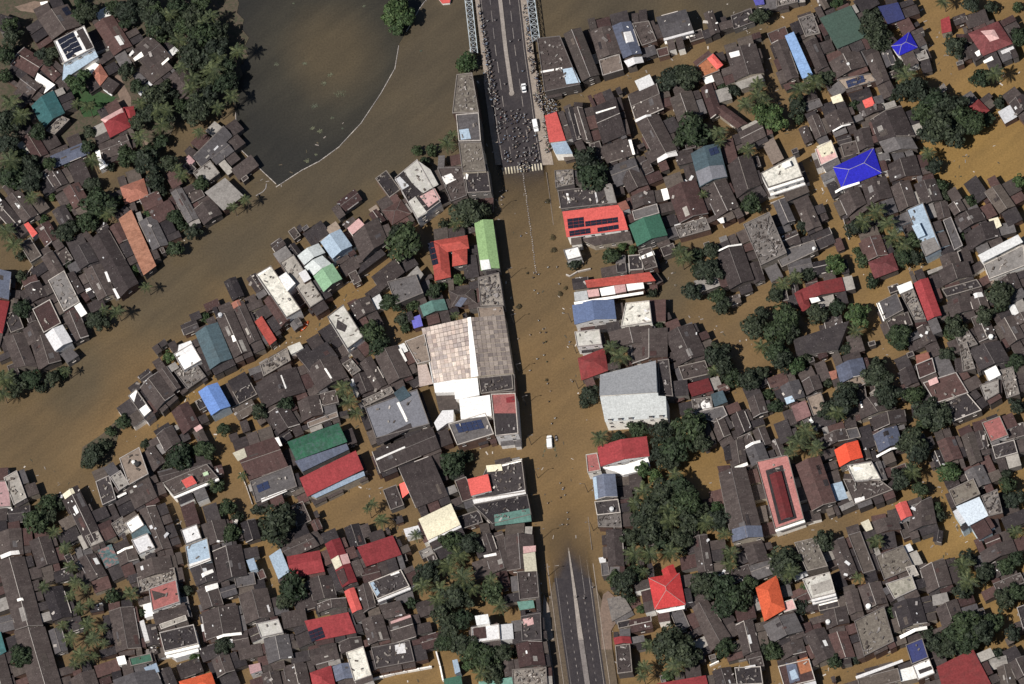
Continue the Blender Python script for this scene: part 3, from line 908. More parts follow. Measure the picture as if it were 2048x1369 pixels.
S rd2 3 1400,345 1440,445 1610,390 |dark red sloping sheet with pale upper edge right of the big grey hall
F cl 3 1435,465 1450,560 1610,530
+W 1505,495 1560,450 1602,530 1530,552
+Q tk 3.4 1590,420 1685,388 1725,480 1620,520
F gy 3.5 1440,570 1620,650 1725,590 1690,515
F rp 4.5 590,905 605,1050 712,1030 682,890 |*long red roof with white awning tails|long red roof with dark front terrace and white awnings trailing below, right of the van
+G rd 4.5 682,840 705,1000 1100,915
+Q wh 3.5 712,1005 900,985 1085,925 1105,990 1015,1035 890,1065 830,1040
G sb 5 645,1080 665,1265 845,1240 |slate blue roof with pale left edge beside the road below the white awning tails
+Q lb 5.2 645,1085 675,1080 690,1255 665,1262
F dk 4 660,1280 680,1390 870,1370
+K 800,1345
G br 5 1650,1050 1760,1610 2015,1560 1870,1000 |very long dark brown gabled roof left of the pink-rimmed red building
+Q sb 3.5 1760,1500 1995,1470 2010,1560 1765,1600
Q rb 3 1640,995 1740,985 1752,1080 1680,1130
G br 3.2 1590,650 1650,800 1750,740
G br 3.2 1745,600 1810,760 1920,700
F br 3 1800,770 1850,875 1955,830
G gy 3.5 1865,860 1920,1000 2060,940
+W 1865,835 1985,785 1990,805 1870,855
G br 3.2 1740,810 1770,1000 1880,960
G br 3.2 1880,460 1930,610 2050,560
t b 860,110,105 790,40,75 620,430,85 950,650,50 1000,710,85 700,770,85 860,770,65 1200,730,105 1430,690,145 1500,800,105 1300,860,135 1180,900,75 1250,970,85 1650,120,105 1700,210,95 1760,300,85 1640,60,65 1900,300,105 1980,250,75 2000,40,75 1200,1230,125 1350,1150,105 1400,1280,125 1100,1330,115 1500,1340,75 580,500,40
t p 1620,230,75 1050,1200,110 1250,1340,105 980,1290,80 1300,1060,70
t g 1050,1030,70 1640,1330,50 1150,1080,60
T 1024 1026
G br 4 -60,180 -40,465 190,460 |brown roof with one cream panel beside the road's lower left bend
+Q cr 4.8 88,330 185,312 200,465 102,470
+Q pk 4.8 88,270 190,262 190,308 90,326
F br 3.5 40,475 60,700 220,680
Q tl 3 40,712 170,700 182,760 60,780
F dk 4 70,830 80,1030 240,1020 230,800 |dark roof with pinkish scraps and pale lower rim beside the lower road
+Q pk 4.3 85,850 165,835 175,890 95,915
G rb 4 30,1050 60,1240 270,1220
F cl 3.5 0,1255 10,1400 285,1380
G br 4 750,140 770,430 900,430
F cl 3 680,0 690,115 880,120
Q wt 2.6 692,360 750,350 752,398 702,402
F gy 3 710,405 720,510 782,500
F cl 1.2 760,685 800,870 960,780 890,660 |heap of pale white rubble beside the lower road
H rd3 4.5 1090,520 1140,775 1390,735 |*bright red hipped house at lower centre-right|bright red hipped house among dark trees right of the lower road
+G rd3 4.2 1195,460 1240,580 1335,530
+W 1150,785 1380,742 1382,768 1180,806
G rd 4 810,1000 822,1055 958,1045 |small red roof fronting the lower road below the pale rubble heap
+F br 3.5 825,1065 845,1290 965,1275
G br 3.2 1440,200 1490,490 1612,465
G br 3.2 1440,760 1590,1110 1760,1000 1560,690 |big brown gabled house right of the bright red hipped house, beside round trees
G br 3.2 1790,900 1850,1150 1985,1100
F dk 3.5 1780,1240 1800,1380 2010,1370
+W 1860,1230 1945,1215 1950,1230 1865,1250
S rd 4 1160,1375 1180,1450 1570,1380 1550,1300 |red roof cut by the bottom border right of the lower road
G br 3 1850,280 1900,420 2060,380
G br 3 1600,1270 1640,1400 1790,1360
t b 1050,50,105 1150,140,125 1400,60,105 950,200,85 1350,220,95 1650,60,95 900,570,115 830,520,65 980,500,75 960,690,45 1550,580,115 1690,600,125 1800,680,115 1700,740,85 1870,660,75 1460,620,55 1900,560,65 1250,1040,145 1380,1110,135 1300,1220,105 1100,1060,75 1700,1080,85 2020,1080,60 20,1120,45 1200,250,70 1060,200,70
t p 1250,60,105 980,330,105 1100,330,95 1270,310,95 1550,80,105 1700,170,70 1750,320,85 1740,410,75 1060,470,55 1220,980,75 1060,1240,80 1040,1310,60
t g 1030,770,45 1240,1300,50
T 0 0 1
F rp 8 982,789 991,873 1037,868 1031,787 |*tall corner block with white front by the road|tall block with red upper terrace, dark lower roof and white windowed front by the road
+Q dk 8.6 988,827 1031,827 1036,867 992,871
+Q rd 8.6 1012,796 1030,792 1031,804 1013,806
F dk 6 960,752 966,788 1031,784 1029,750
F dk 6 973,936 945,1000 1052,985 1044,920 |dark roof with thin cream rim beside the road, right of the small cream roof
+W 973,936 1044,918 1044,923 974,941
+W 945,1000 1050,980 1052,988 948,1008
F dk 5 945,1010 985,1049 1063,1030 1055,990 |dark roof with teal lower end beside the road above the brown roofs
+Q tl 5.4 988,1030 1060,1017 1063,1043 990,1052
T 1536 0
R sk 5 135,290 275,635 360,600 205,255 |*long sky-blue roof|long narrow sky-blue roof in the upper right quarter
G br 4 30,350 150,650 250,620 140,310
G br 4 290,350 390,580 485,530
S dg2 6 415,155 555,400 800,290 |*large dark green roof|large plain dark green roof at the top right beside big dark trees
F cl 3 240,150 300,300 420,270 360,110
G br 3.5 485,500 550,630 790,530
F tn 3.5 550,640 620,720 870,650 820,590 |tan flat roof with solar panel rows, two roofs below the large dark green roof
+S 620,650 640,705 780,655
G br 3.5 780,460 870,690 975,640
H bv2 4.5 985,370 1045,450 1200,380 1130,255 |*deep blue hipped roof at the top right|deep blue hipped roof at the top right beside the flooded street
F cn 3 1170,440 1210,492 1290,470 1260,400
S bv3 4 880,60 960,200 1095,150 1040,20 |shaded slate-blue roof behind dark trees just above the deep blue hipped roof
R rt 3.5 755,810 780,870 855,840 830,775 |tiny bright orange-red square roof left of the dark tree mass, upper right
G br 3 740,900 760,950 930,880
G br 3.5 450,930 500,1050 685,980
+W 515,1045 660,990 662,1000 520,1056
G br 3 310,950 380,1120 470,1080
Q cr 3 500,780 520,832 605,810 580,750
F gy 3 280,830 310,900 440,850 410,790
G br 4 820,960 880,1130 1180,1090 1070,850 |wide weathered brown roof with reddish stains left of the dark tree mass, upper right
+G gy 3.6 885,1135 940,1230 1200,1190
G br 3.5 680,1060 720,1215 850,1170
F br 3.5 580,1160 610,1262 735,1230
F pk 6 375,1200 420,1330 560,1262 505,1125 |*pink house with cream top|pink building with a cream upper roof beside the vivid blue hipped house
+Q cr 6.5 388,1172 432,1262 532,1222 503,1126
H bv2 6 520,1340 590,1510 910,1385 845,1185 |*vivid blue hipped house|large vivid blue hipped roof with pale front edge, right side of the picture
+W 535,1530 730,1455 735,1470 540,1548
F ww 9.5 -60,1390 0,1505 280,1415 215,1245 |*white building with ornate front|tall mottled white building with ornate windowed front left of the vivid blue roof
+B wh 11 110,1310 130,1350 190,1325
+L 2
H rd2 3.2 1600,850 1690,940 1775,885 |red hipped roof half hidden by dark trees at the right edge of the tree mass
H rb2 4 1600,270 1720,450 1960,350 |*dark red house at the top right corner|large dark red hipped house with pale fronts near the top right corner
+Q pk 5.2 1700,250 1775,335 1850,310 1810,240
+W 1640,430 1690,400 1700,440 1655,465
+W 1860,410 1960,370 2000,450 1900,490
+W 1720,490 1790,450 1805,480 1730,510
G rb 3.2 1500,285 1520,340 1640,340
Q rd 3 1380,160 1390,270 1470,250 1450,130
G br 3.2 1930,830 1990,930 2100,850
F cl 3 60,-40 70,60 240,20 230,-70
Q cl 2.5 1330,735 1350,775 1440,715 1405,665
G br 3.2 940,1330 980,1460 1230,1400 1180,1240
t b 1100,600,105 1200,720,125 1080,730,85 1330,820,120 1250,900,105 1450,850,125 1400,1000,140 1550,950,120 1300,1060,105 1650,990,105 1500,1080,105 1750,960,60 1030,530,60 860,250,105 900,340,85 830,140,85 1500,370,95 1700,640,100 2010,300,85 1620,40,75 1400,20,70 370,650,105 470,620,65 250,720,105 230,850,85 250,950,55 690,850,50 1280,1230,70 1330,1330,65 1850,830,60 990,770,45 1780,60,60 1990,60,45
t p 1810,590,90
t g 550,30,55 60,960,105 40,880,60
T 1536 342
G br 3.2 570,220 640,370 790,260
G br 3.2 745,110 800,280 1000,210
G br 3.2 980,130 1050,330 1200,270
G br 3.2 1165,110 1230,280 1400,230
F lb 6 1105,315 1260,690 1385,625 1240,255 |*pale blue block on the right|pale blue block with dirty stepped lower terrace beside palms, right side
+Q cn 6.3 1220,570 1260,680 1375,620 1330,530
+B lb 7.5 1150,440 1200,540 1260,515
G br 3.2 1330,270 1360,395 1465,370
G br 3.2 1440,280 1490,360 1590,310
G br 3.2 1490,380 1550,480 1745,390
G br 3.2 1600,490 1640,620 1860,520
Q cr 3.4 1765,390 1800,475 1870,440 1840,370
G gb 3.5 1730,170 1850,345 1980,280 |grey-brown gabled house on the shore at the right, below the orange flood basin
R wt 5 1680,685 1720,740 2040,570 2000,510 |*long cream strip roof at the right edge|long cream-white strip roof near the right edge
+F cn 4 1725,755 1770,870 2060,760 2045,595
F gy 3.5 1400,400 1490,640 1560,600 1465,370
G br 3.2 1370,690 1400,780 1545,735
G br 3.2 1360,800 1400,920 1640,840
F dk 3.2 1390,950 1430,1010 1710,930
G br 3.2 1430,1050 1460,1180 1645,1110
G br 3.2 1610,1015 1645,1120 1770,1080
+W 1640,985 1710,970 1725,1005 1660,1020
G rd 6 1165,900 1275,1200 1390,1155 |*upright red roof at the right|tall upright red gabled roof with bluish white box at its left, right side
+Q wt 5.5 1030,925 1055,985 1162,938 1145,880
+F cl 4 1060,990 1170,1200 1265,1190 1165,945
F gy 5 870,1060 930,1200 1085,1115 1030,980 |grey flat roof with bright white left wall beside the upright red roof
+W 866,1062 892,1055 942,1190 922,1205
G rd2 3.5 220,970 240,1060 620,960 590,850 |*dark red roof with white debris|long dark red roof strewn with white debris among trees, right-centre
+H rd2 3.4 210,980 265,1135 345,1090
+W 330,1020 400,1010 420,1040 350,1060
G rb 3.2 740,560 800,720 960,670
H rb2 3.2 800,730 850,865 1045,790
G br 3.2 240,330 310,490 430,440
F gy 3 50,665 110,775 400,640 370,555
+K 370,630
Q dk 3 200,1350 230,1480 560,1430 650,1200 |broad dark purple-grey flat roof among trees below the dark red debris roof
G br 3.2 1190,1260 1250,1400 1350,1360
F br 3.2 940,1190 980,1290 1160,1230
G br 3.2 1830,1220 1930,1400 2060,1330
G br 3.2 1960,1165 2000,1240 2120,1190
G br 3.2 1850,880 1900,1000 2030,930
F cl 3.5 1500,1330 1540,1440 1680,1390 1600,1270
+K 1785,1335
G br 3.2 1640,1250 1690,1370 1830,1330
t p 860,330,100 760,400,90 960,420,100 1000,530,100 1080,600,90 120,900,80
t b 1090,690,85 700,460,80 1160,560,75 1180,700,65 760,720,55 840,890,60 220,850,75 310,840,65 60,990,75 400,1150,95 560,1100,65 140,1180,125 60,1300,105 180,1280,85 1050,1310,95 1390,130,60 1420,200,55 1620,250,55 1850,990,105 1870,1060,75 1500,1240,95 1740,1160,75 280,440,60 20,720,60 720,640,45 1550,530,45 1460,1300,60
t b 700,1280,75 640,1430,60 300,1500,60
t g 540,740,80 720,1150,115 2010,80,60
T 1536 684
G gy 3.2 95,360 150,500 300,440
+Q lb 3.4 130,450 150,500 215,475 190,430
S pk2 3.2 185,520 230,645 345,590 |weathered pinkish square roof beside round dark trees, right-centre
G br 3.2 270,320 310,430 440,370
G sb 3.5 540,200 580,335 795,260
+Q rt2 3.3 485,240 510,305 555,290 545,225
F tn 3 640,310 680,385 805,330
G br 3.2 1050,235 1100,365 1205,320
Q rt2 4 1180,110 1190,182 1305,150 1280,80 |small orange-pink roof at the head of a dark terrace, far right middle
F rb 4 1180,185 1210,300 1345,245
F rb 4 1240,330 1340,495 1605,410 |mottled dark red roof with orange box, far right middle
+B pk 5 1280,310 1295,355 1365,325
F dk 3.5 1360,500 1480,640 1710,550
F cl 4 1530,20 1560,240 1660,215 1590,0
G dk 4 1610,70 1700,230 1940,150
B wh 6.5 1730,235 1770,312 1862,265 |*bright white box at the far right|bright white box roof at the far right, brightest among rubble roofs there
F cn 4.5 1690,350 1740,475 1850,410 1845,300
F cl 4 1850,230 1910,455 2015,420 1960,200
G or2 6 530,865 572,1002 760,925 |*vivid orange-red square roof|vivid orange-red square roof with white terrace below, right-centre
F ww 4.5 630,990 690,1120 905,1100 830,960 |white-cluttered terrace below the vivid orange-red square roof
+B wh 6 680,1000 695,1035 760,1010
F br 4 600,1100 690,1305 1000,1185 900,1110
+W 690,1255 770,1235 775,1270 700,1300
S lb 3.2 495,1145 545,1278 640,1250 |small pale blue sheet roof below-left of the vivid orange-red square roof
G sb 4 840,745 885,885 1075,810
+W 865,910 1050,835 1055,850 870,928
G br 3.2 830,610 850,712 1110,640
F gy 3.2 620,705 650,785 745,765
G br 3.2 450,750 480,835 650,780
G gy 3.2 840,975 895,1125 955,1100
F pr 7 -95,960 55,1500 290,1420 160,905 |*red well building|long pink-rimmed building with deep red inner roof and pale arched front, lower right
+Q dk 7.3 -20,1030 85,1460 230,1410 115,985
+G rd2 7.8 10,1065 105,1430 200,1400
+L 1
G rb 5 220,985 350,1355 545,1280 |long reddish brown gabled roof against the right side of the pink-rimmed building
G rt 4.5 1015,1310 1065,1430 1155,1390 |small bright orange-red roof between brown roofs, lower right quarter
G br 3.5 830,1440 870,1540 1070,1500
G br 3.5 1150,1340 1120,1530 1350,1450 1310,1240
S wb 6 1505,1325 1605,1480 1765,1390 1690,1240 |*bluish white roof at the lower right|bright bluish white sheet roof beside orange flood water at the lower right
F cl 5 1705,1235 1765,1400 1880,1370 1835,1180
F cb 4.5 1445,1190 1500,1315 1700,1220
G gy 3.5 1570,1040 1640,1190 1785,1130
G rb 3.5 1350,800 1420,975 1560,930
G gb 3.5 1545,760 1620,995 1720,950
G br 3.5 1650,725 1690,870 1770,850
F rp 4.5 1710,650 1780,805 1925,750 |mottled pinkish red roof terrace near the right edge, lower right quarter
F dk 3.5 1790,835 1820,940 2000,890
G br 3.2 720,500 740,620 1030,530 880,420
+W 735,480 765,470 775,520 745,530
Q cl 3 810,410 855,375 865,405 820,430
t b 870,260,105 880,180,65 960,420,115 600,480,125 560,560,95 640,400,85 480,320,55 470,550,75 120,150,95 60,80,105 300,720,100 240,800,105 380,850,85 1180,430,95 1280,560,115 1380,600,95 1240,660,65 1150,800,115 1200,900,105 1070,1100,85 1440,100,65 1060,20,70 1980,160,75 1900,1060,55 1920,1150,75 1960,1260,75 60,520,65 1350,1340,60 1220,1180,65 10,420,60 1990,520,65
t p 180,870,75 1150,1040,90
t g 240,190,75 1450,1040,85
T 1536 1026
F cb 5 210,240 310,470 480,430 |dirty flat roof with scrub growing behind the cream building with banded front
F ww 8 275,535 345,690 540,640 495,475 |*cream building with white banded front|tall cream flat-roofed building with white banded front, lower right
+Q cn 8.3 340,580 360,660 530,610 505,530
+L 3
G br 3.5 490,250 600,530 720,480
F gb 3.5 640,180 760,490 860,460
Q cr 3.5 740,80 785,150 840,130 805,50 |tiny cream roof in a grey-brown row, below the pale blue sheet roof
F cb 3 860,350 930,540 1170,440 1080,260
F ww2 4.5 940,570 1010,695 1190,610 1150,500 |*mottled cream roof with dark spots|mottled cream flat roof with dark spots, lower right
F cn 3.5 1100,440 1140,520 1210,500
G dk 3.5 1000,730 1060,935 1275,880
+W 1050,985 1270,905 1275,930 1060,1010
G br 3.2 605,640 650,820 760,785
G br 3.2 720,600 780,775 960,720
+K 805,755
F cb 4 690,870 770,1150 1010,1030 |large stained roof with pale scrub patches, bottom right
G br 3.2 440,800 470,935 655,880
+K 482,880
G br 3.5 290,970 400,1205 560,1150
G rb 3.5 480,975 550,1180 700,1150
G gy 4 -40,900 30,1045 285,945
H or 5 -100,600 -30,870 140,770 |*vivid orange hipped house|vivid orange hipped house beside a curved pale patio, lower right
+F pk 4 110,720 130,800 230,770 200,690
+G or 4.8 -70,640 10,760 60,720
F rb 3.5 80,1230 130,1400 380,1340 |rust-red patched roof with a blue and white tarpaulin at the bottom right-centre
+Q ob 4 230,1180 260,1292 352,1262 315,1150
+Q sb 4 140,1200 175,1368 255,1340 225,1210
+Q lb 4.1 170,1270 190,1340 245,1320 215,1250
G br 3.2 80,1080 110,1185 305,1110
F gb 4 715,1330 740,1430 1065,1345
+W 700,1308 1075,1172 1082,1192 708,1332
F bv3 6 1100,1060 1150,1215 1285,1160 |dark blue flat roof with white front section near the bottom right
+F wh 4.5 1155,1225 1200,1340 1335,1285
+Q dk 5 1200,1260 1215,1290 1320,1250 1300,1225
S rd2 4.5 1350,1240 1400,1420 1790,1380 1640,1090 |*dark red ribbed roof at the bottom right|large dark red ribbed roof cut by the bottom border at right
G gb 3.5 1830,1240 1870,1420 1990,1380
G br 3.5 1925,1205 1990,1340 2110,1280
G br 3.5 1215,450 1275,650 1475,570
Q cn 3 1310,660 1320,745 1455,720 1430,635
G br 3.2 1340,770 1400,935 1570,850
G br 3.2 1690,320 1730,420 1995,310
F br 3 1800,570 1840,650 2060,560
F dk 4 1990,760 2040,930 2120,900 2070,730
t b 450,220,95 130,400,125 60,360,75 860,230,85 1560,420,105 1600,540,105 1560,620,85 1600,380,75 1740,490,85 1900,420,75 1980,380,65 1580,900,135 1700,950,120 1480,990,105 1450,1080,95 1600,1030,95 1800,890,85 1340,1040,85 1280,960,60 1890,700,85 1980,640,75 1960,960,75 1980,150,75 1830,1130,60 40,1110,85 960,800,60 980,960,50 530,1190,65 260,760,60 1370,30,50 700,1180,40
t p 180,470,95 720,520,60
t g 300,600,45
T 0 0 1
V hg 1200,750,7.6 1199,791.5,10.6 1314,785,10.6 1311.5,721.5,7.6 |*big grey hall beside the road|big light grey sheet-roofed hall with white lower front, right of the flooded road
+V hl 1200,794,10.6 1210,844,7.8 1334,835,7.8 1331.5,793,10.2 1316.5,792,10.3 1316,786,10.6
"""
# ------------------------------------------------------------------ setting: flood water, lake, land, road
CTRL = [  # how much silt the flood carries, from place to place
    (60, 900, .45), (250, 850, .6), (150, 760, .33), (330, 620, .3), (480, 470, .27), (640, 370, .24), (780, 280, .22), (870, 150, .22), (880, 40, .2),
    (1250, 40, .14), (1450, 20, .16), (1400, 100, .5), (1250, 160, .55), (1600, 60, .6), (1040, 460, .45), (1050, 560, .52), (1080, 700, .58), (1110, 850, .58),
    (1120, 1000, .62), (1140, 1080, .55), (1050, 370, .42), (1900, 90, .72), (1980, 300, .95), (1900, 340, .98), (1650, 430, .7), (1700, 480, .75), (1740, 580, .72),
    (1480, 480, .6), (1420, 930, .75), (1380, 960, .75), (1650, 1060, .5), (1950, 1060, .95), (1880, 1100, .85), (1900, 1260, .7), (700, 1000, .62), (690, 570, .72),
    (620, 640, .66), (400, 770, .75), (330, 840, .72), (440, 930, .68), (540, 1100, .72), (860, 1330, .72), (890, 960, .45), (1620, 1330, .62), (1850, 860, .6),
    (1800, 720, .6), (100, 440, .4), (260, 400, .35), (380, 280, .36), (420, 1030, .5), (200, 1040, .45), (80, 1220, .45), (1340, 560, .36), (1430, 640, .5), (830, 440, .5), (1000, 620, .5)]


def silt_at(px, py):
    s = w = 0.0
    for x, y, v in CTRL:
        q = 1.0 / ((x - px) ** 2 + (y - py) ** 2 + 900.0) ** 1.5
        s += q * v
        w += q
    return s / w


# centre of the road as (photograph row, column, half width in px, surface height)
RD = [(-260, 952, 41, 1.7), (0, 1000, 41, 1.6), (100, 1011, 41, 1.5), (190, 1024, 41, 1.1), (260, 1033, 41, .55), (315, 1042, 41, .16), (345, 1046, 41, -.08), (400, 1054, 41, -.42),
      (520, 1069, 40, -.9), (700, 1090, 39, -1.0), (900, 1114, 38, -1.0), (1020, 1128, 37, -.7), (1090, 1136, 37, -.3), (1140, 1143, 37, -.06), (1190, 1150, 37, .12), (1260, 1159, 37, .28), (1369, 1175, 37, .5), (1640, 1214, 37, 1.0)]


def rd(row):
    for a, b in zip(RD, RD[1:]):
        if a[0] <= row <= b[0]:
            t = (row - a[0]) / (b[0] - a[0])
            return tuple(a[k] + (b[k] - a[k]) * t for k in (1, 2, 3))
    return RD[0][1:] if row < RD[0][0] else RD[-1][1:]


def on_road(row, off, dz=0.0):
    c, hw, z = rd(row)
    return ground(c + off, row, z + dz)


def water_mat(name, stops, alpha=True, extra=0.0):
    m = bpy.data.materials.new(name)
    nt, N, L, P = nodes(m)
    geo = N.new('ShaderNodeNewGeometry')
    pos = geo.outputs['Position']
    at = N.new('ShaderNodeAttribute'); at.attribute_name = 'silt'
    n1 = noise(nt, pos, 0.02, 5, 0.6)
    n2 = noise(nt, pos, 1.5, 3, 0.8)
    mp0 = N.new('ShaderNodeMapping'); mp0.inputs['Rotation'].default_value = (0, 0, -0.72)
    L.new(pos, mp0.inputs['Vector'])
    mpv = N.new('ShaderNodeMapping'); mpv.inputs['Scale'].default_value = (0.03, 0.11, 1)
    L.new(mp0.outputs[0], mpv.inputs['Vector'])
    n3 = noise(nt, mpv.outputs[0], 1.0, 4, 0.65)
    ad = N.new('ShaderNodeMath'); ad.operation = 'MULTIPLY_ADD'
    L.new(n1.outputs[0], ad.inputs[0]); ad.inputs[1].default_value = 0.34 + extra
    ml = N.new('ShaderNodeMath'); ml.operation = 'SUBTRACT'
    L.new(at.outputs['Fac'], ml.inputs[0]); ml.inputs[1].default_value = 0.17 + extra / 2
    L.new(ml.outputs[0], ad.inputs[2])
    r = N.new('ShaderNodeValToRGB')
    els = r.color_ramp.elements
    els[0].position, els[0].color = stops[0][0], (*stops[0][1], 1)
    els[1].position, els[1].color = stops[-1][0], (*stops[-1][1], 1)
    for p, c in stops[1:-1]:
        e = els.new(p); e.color = (*c, 1)
    L.new(ad.outputs[0], r.inputs[0])
    r2 = ramp(nt, (0.74, 0.74, 0.75), (1.26, 1.25, 1.23), 0.25, 0.75)
    L.new(n2.outputs[0], r2.inputs[0])
    c = mixc(nt, 'MULTIPLY', 1.0, r.outputs[0], r2.outputs[0])
    r3 = ramp(nt, (0.84, 0.85, 0.87), (1.16, 1.15, 1.12), 0.3, 0.7)
    L.new(n3.outputs[0], r3.inputs[0])
    c = mixc(nt, 'MULTIPLY', 1.0, c, r3.outputs[0])
    L.new(c, P.inputs['Base Color'])
    P.inputs['Roughness'].default_value = 0.22
    P.inputs['IOR'].default_value = 1.33
    bp = N.new('ShaderNodeBump'); bp.inputs['Strength'].default_value = 0.25; bp.inputs['Distance'].default_value = 0.08
    L.new(n2.outputs[0], bp.inputs['Height']); L.new(bp.outputs[0], P.inputs['Normal'])
    if alpha:
        a2 = N.new('ShaderNodeAttribute'); a2.attribute_name = 'turbid'
        L.new(a2.outputs['Fac'], P.inputs['Alpha'])
    MATS[name] = m
    return m


STOPS = [(0.0, (0.062, 0.052, 0.037)), (0.22, (0.074, 0.060, 0.041)), (0.36, (0.094, 0.072, 0.044)), (0.6, (0.158, 0.104, 0.051)), (0.8, (0.194, 0.123, 0.049)), (1.0, (0.222, 0.140, 0.051))]
water_mat('silty_flood_water', STOPS)
water_mat('dark_lake_water', [(0.0, (0.029, 0.028, 0.025)), (0.45, (0.044, 0.040, 0.031)), (0.85, (0.074, 0.059, 0.038))], alpha=False, extra=0.1)


def attr_float(me, name, vals):
    a = me.attributes.new(name, 'FLOAT', 'POINT')
    a.data.foreach_set('value', vals)


xs = [-3500, -900, -400] + [-215 + 1.6 * i for i in range(int(430 / 1.6) + 1)] + [400, 900, 3500]
ys = [-3500, -900, -400] + [-170 + 1.6 * i for i in range(int(345 / 1.6) + 1)] + [400, 900, 3500]
V, Fc, SV, TV = [], [], [], []
for y in ys:
    for x in xs:
        V.append((x, y, 0.0))
        px, py = pixel((x, y, 0))
        SV.append(silt_at(max(-100, min(2150, px)), max(-100, min(1470, py))))
        c, hw, z = rd(py)
        d = 1.5
        if abs(px - c) < hw + 34 and -100 < py < 1600:
            wd_ = hw + (22 if py > 1185 else 0)
            e = min(1.0, max(0.0, (abs(px - c) - wd_) / 12.0 if py > 1185 else (abs(px - c) - hw) / 26.0))
            e = e * e * (3 - 2 * e)
            zz = z + 0.26 * (1 - abs(px - c) / hw) * (1 if py > 700 else .15) - (.10 if py > 700 else 0)
            d = max(0.0, -zz) * (1 - e) + e * (1.5 if z < 0.6 else 1.5)
            if zz > 0:
                d = e * 1.5
        TV.append(1 - math.exp(-d / 0.26))
nx = len(xs)
for j in range(len(ys) - 1):
    for i in range(nx - 1):
        Fc.append((j * nx + i, j * nx + i + 1, (j + 1) * nx + i + 1, (j + 1) * nx + i))
me = bpy.data.meshes.new('flood_water')
me.from_pydata(V, [], Fc)
me.materials.append(MATS['silty_flood_water'])
attr_float(me, 'silt', SV); attr_float(me, 'turbid', TV)
structure(bpy.data.objects.new('flood_water', me)); COL.objects.link(bpy.data.objects['flood_water'])
b = MB(); b.face([(-3600, -3600, -2.2), (3600, -3600, -2.2), (3600, 3600, -2.2), (-3600, 3600, -2.2)])
structure(b.obj('river_bed', MATS['bed_mud']))

BOOM = [(853, -40), (852, 0), (840, 16), (812, 65), (798, 89), (790, 137), (762, 187), (722, 247), (677, 295), (640, 322), (602, 342), (556, 372), (524, 342), (505, 322), (482, 300), (474, 272), (471, 225)]
LAKE = BOOM + [(468, 205), (478, 188), (470, 168), (482, 150), (477, 130), (494, 112), (486, 92), (496, 78), (480, 60), (486, 42), (470, 28), (474, 8), (458, -10), (440, -40), (420, -160), (700, -220)]


def sheet(name, poly, z, material, silt=None, n=4.0):
    """flat patch from a photograph outline, gridded when it carries attributes"""
    pts = [ground(x, y, z) for x, y in poly]
    bm = bmesh.new()
    vs = [bm.verts.new(p) for p in pts]
    f = bm.faces.new(vs)
    if f.normal.z < 0:
        f.normal_flip()
    bmesh.ops.triangulate(bm, faces=bm.faces[:])
    if silt:
        for _ in range(4):
            es = [e for e in bm.edges if e.calc_length() > n * 2]
            if not es:
                break
            bmesh.ops.subdivide_edges(bm, edges=es, cuts=1)
            bmesh.ops.triangulate(bm, faces=bm.faces[:])
    bm.normal_update()
    for f in bm.faces:
        if f.normal.z < 0:
            f.normal_flip()
    me = bpy.data.meshes.new(name)
    bm.to_mesh(me); bm.free()
    me.materials.append(material)
    if silt:
        attr_float(me, 'silt', [silt(*pixel(v.co)) for v in me.vertices])
    o = bpy.data.objects.new(name, me)
    COL.objects.link(o)
    return o


def lake_silt(px, py):
    d = math.hypot((px - 660) / 120, (py - 110) / 120)
    return max(0.0, min(1.0, 1.05 - 0.62 * d))


structure(sheet('lake', LAKE, 0.03, MATS['dark_lake_water'], lake_silt))
structure(sheet('ground', [(-60, -60), (445, -60), (470, -12), (478, 6), (474, 26), (488, 40), (483, 58), (498, 76), (489, 94), (497, 112), (480, 132), (486, 150), (473, 168), (480, 188), (466, 206), (448, 214), (430, 226), (385, 228), (350, 250), (330, 296), (300, 318), (215, 330), (120, 338), (60, 360), (-60, 400)], 0.22, MATS['soil']))
structure(sheet('lawn', [(124, 160), (186, 136), (202, 148), (200, 185), (232, 195), (205, 230), (168, 235), (148, 205)], 0.30, MATS['lawn']))
structure(sheet('path', [(212, 108), (226, 116), (246, 165), (262, 196), (262, 225), (300, 290), (285, 290), (246, 226), (212, 216), (216, 204), (240, 200), (222, 150)], 0.30, MATS['path_earth']))
structure(sheet('grass_plot', [(66, 46), (76, 42), (100, 80), (96, 84), (66, 60)], 0.30, MATS['lawn']))
structure(sheet('path', [(30, 14), (70, 2), (95, 8), (70, 26), (40, 22)], 0.30, MATS['path_earth']))
structure(sheet('road_verge', [(1206, 1190), (1216, 1182), (1236, 1200), (1258, 1228), (1232, 1246), (1222, 1262), (1226, 1330), (1226, 1400), (1208, 1400), (1203, 1290), (1200, 1225)], 0.34, MATS['path_earth']))
structure(sheet('road_verge', [(1088, 1190), (1098, 1215), (1104, 1260), (1110, 1300), (1118, 1400), (1100, 1400), (1092, 1300), (1084, 1240)], 0.30, MATS['pavement']))
structure(sheet('river_bank_garden', [(220, 930), (160, 930), (165, 895), (205, 868), (225, 848), (265, 820), (300, 832), (240, 860)], 0.10, MATS['soil']))

# road, pavements, markings, median
rows = [-260 + 20 * i for i in range(96)]


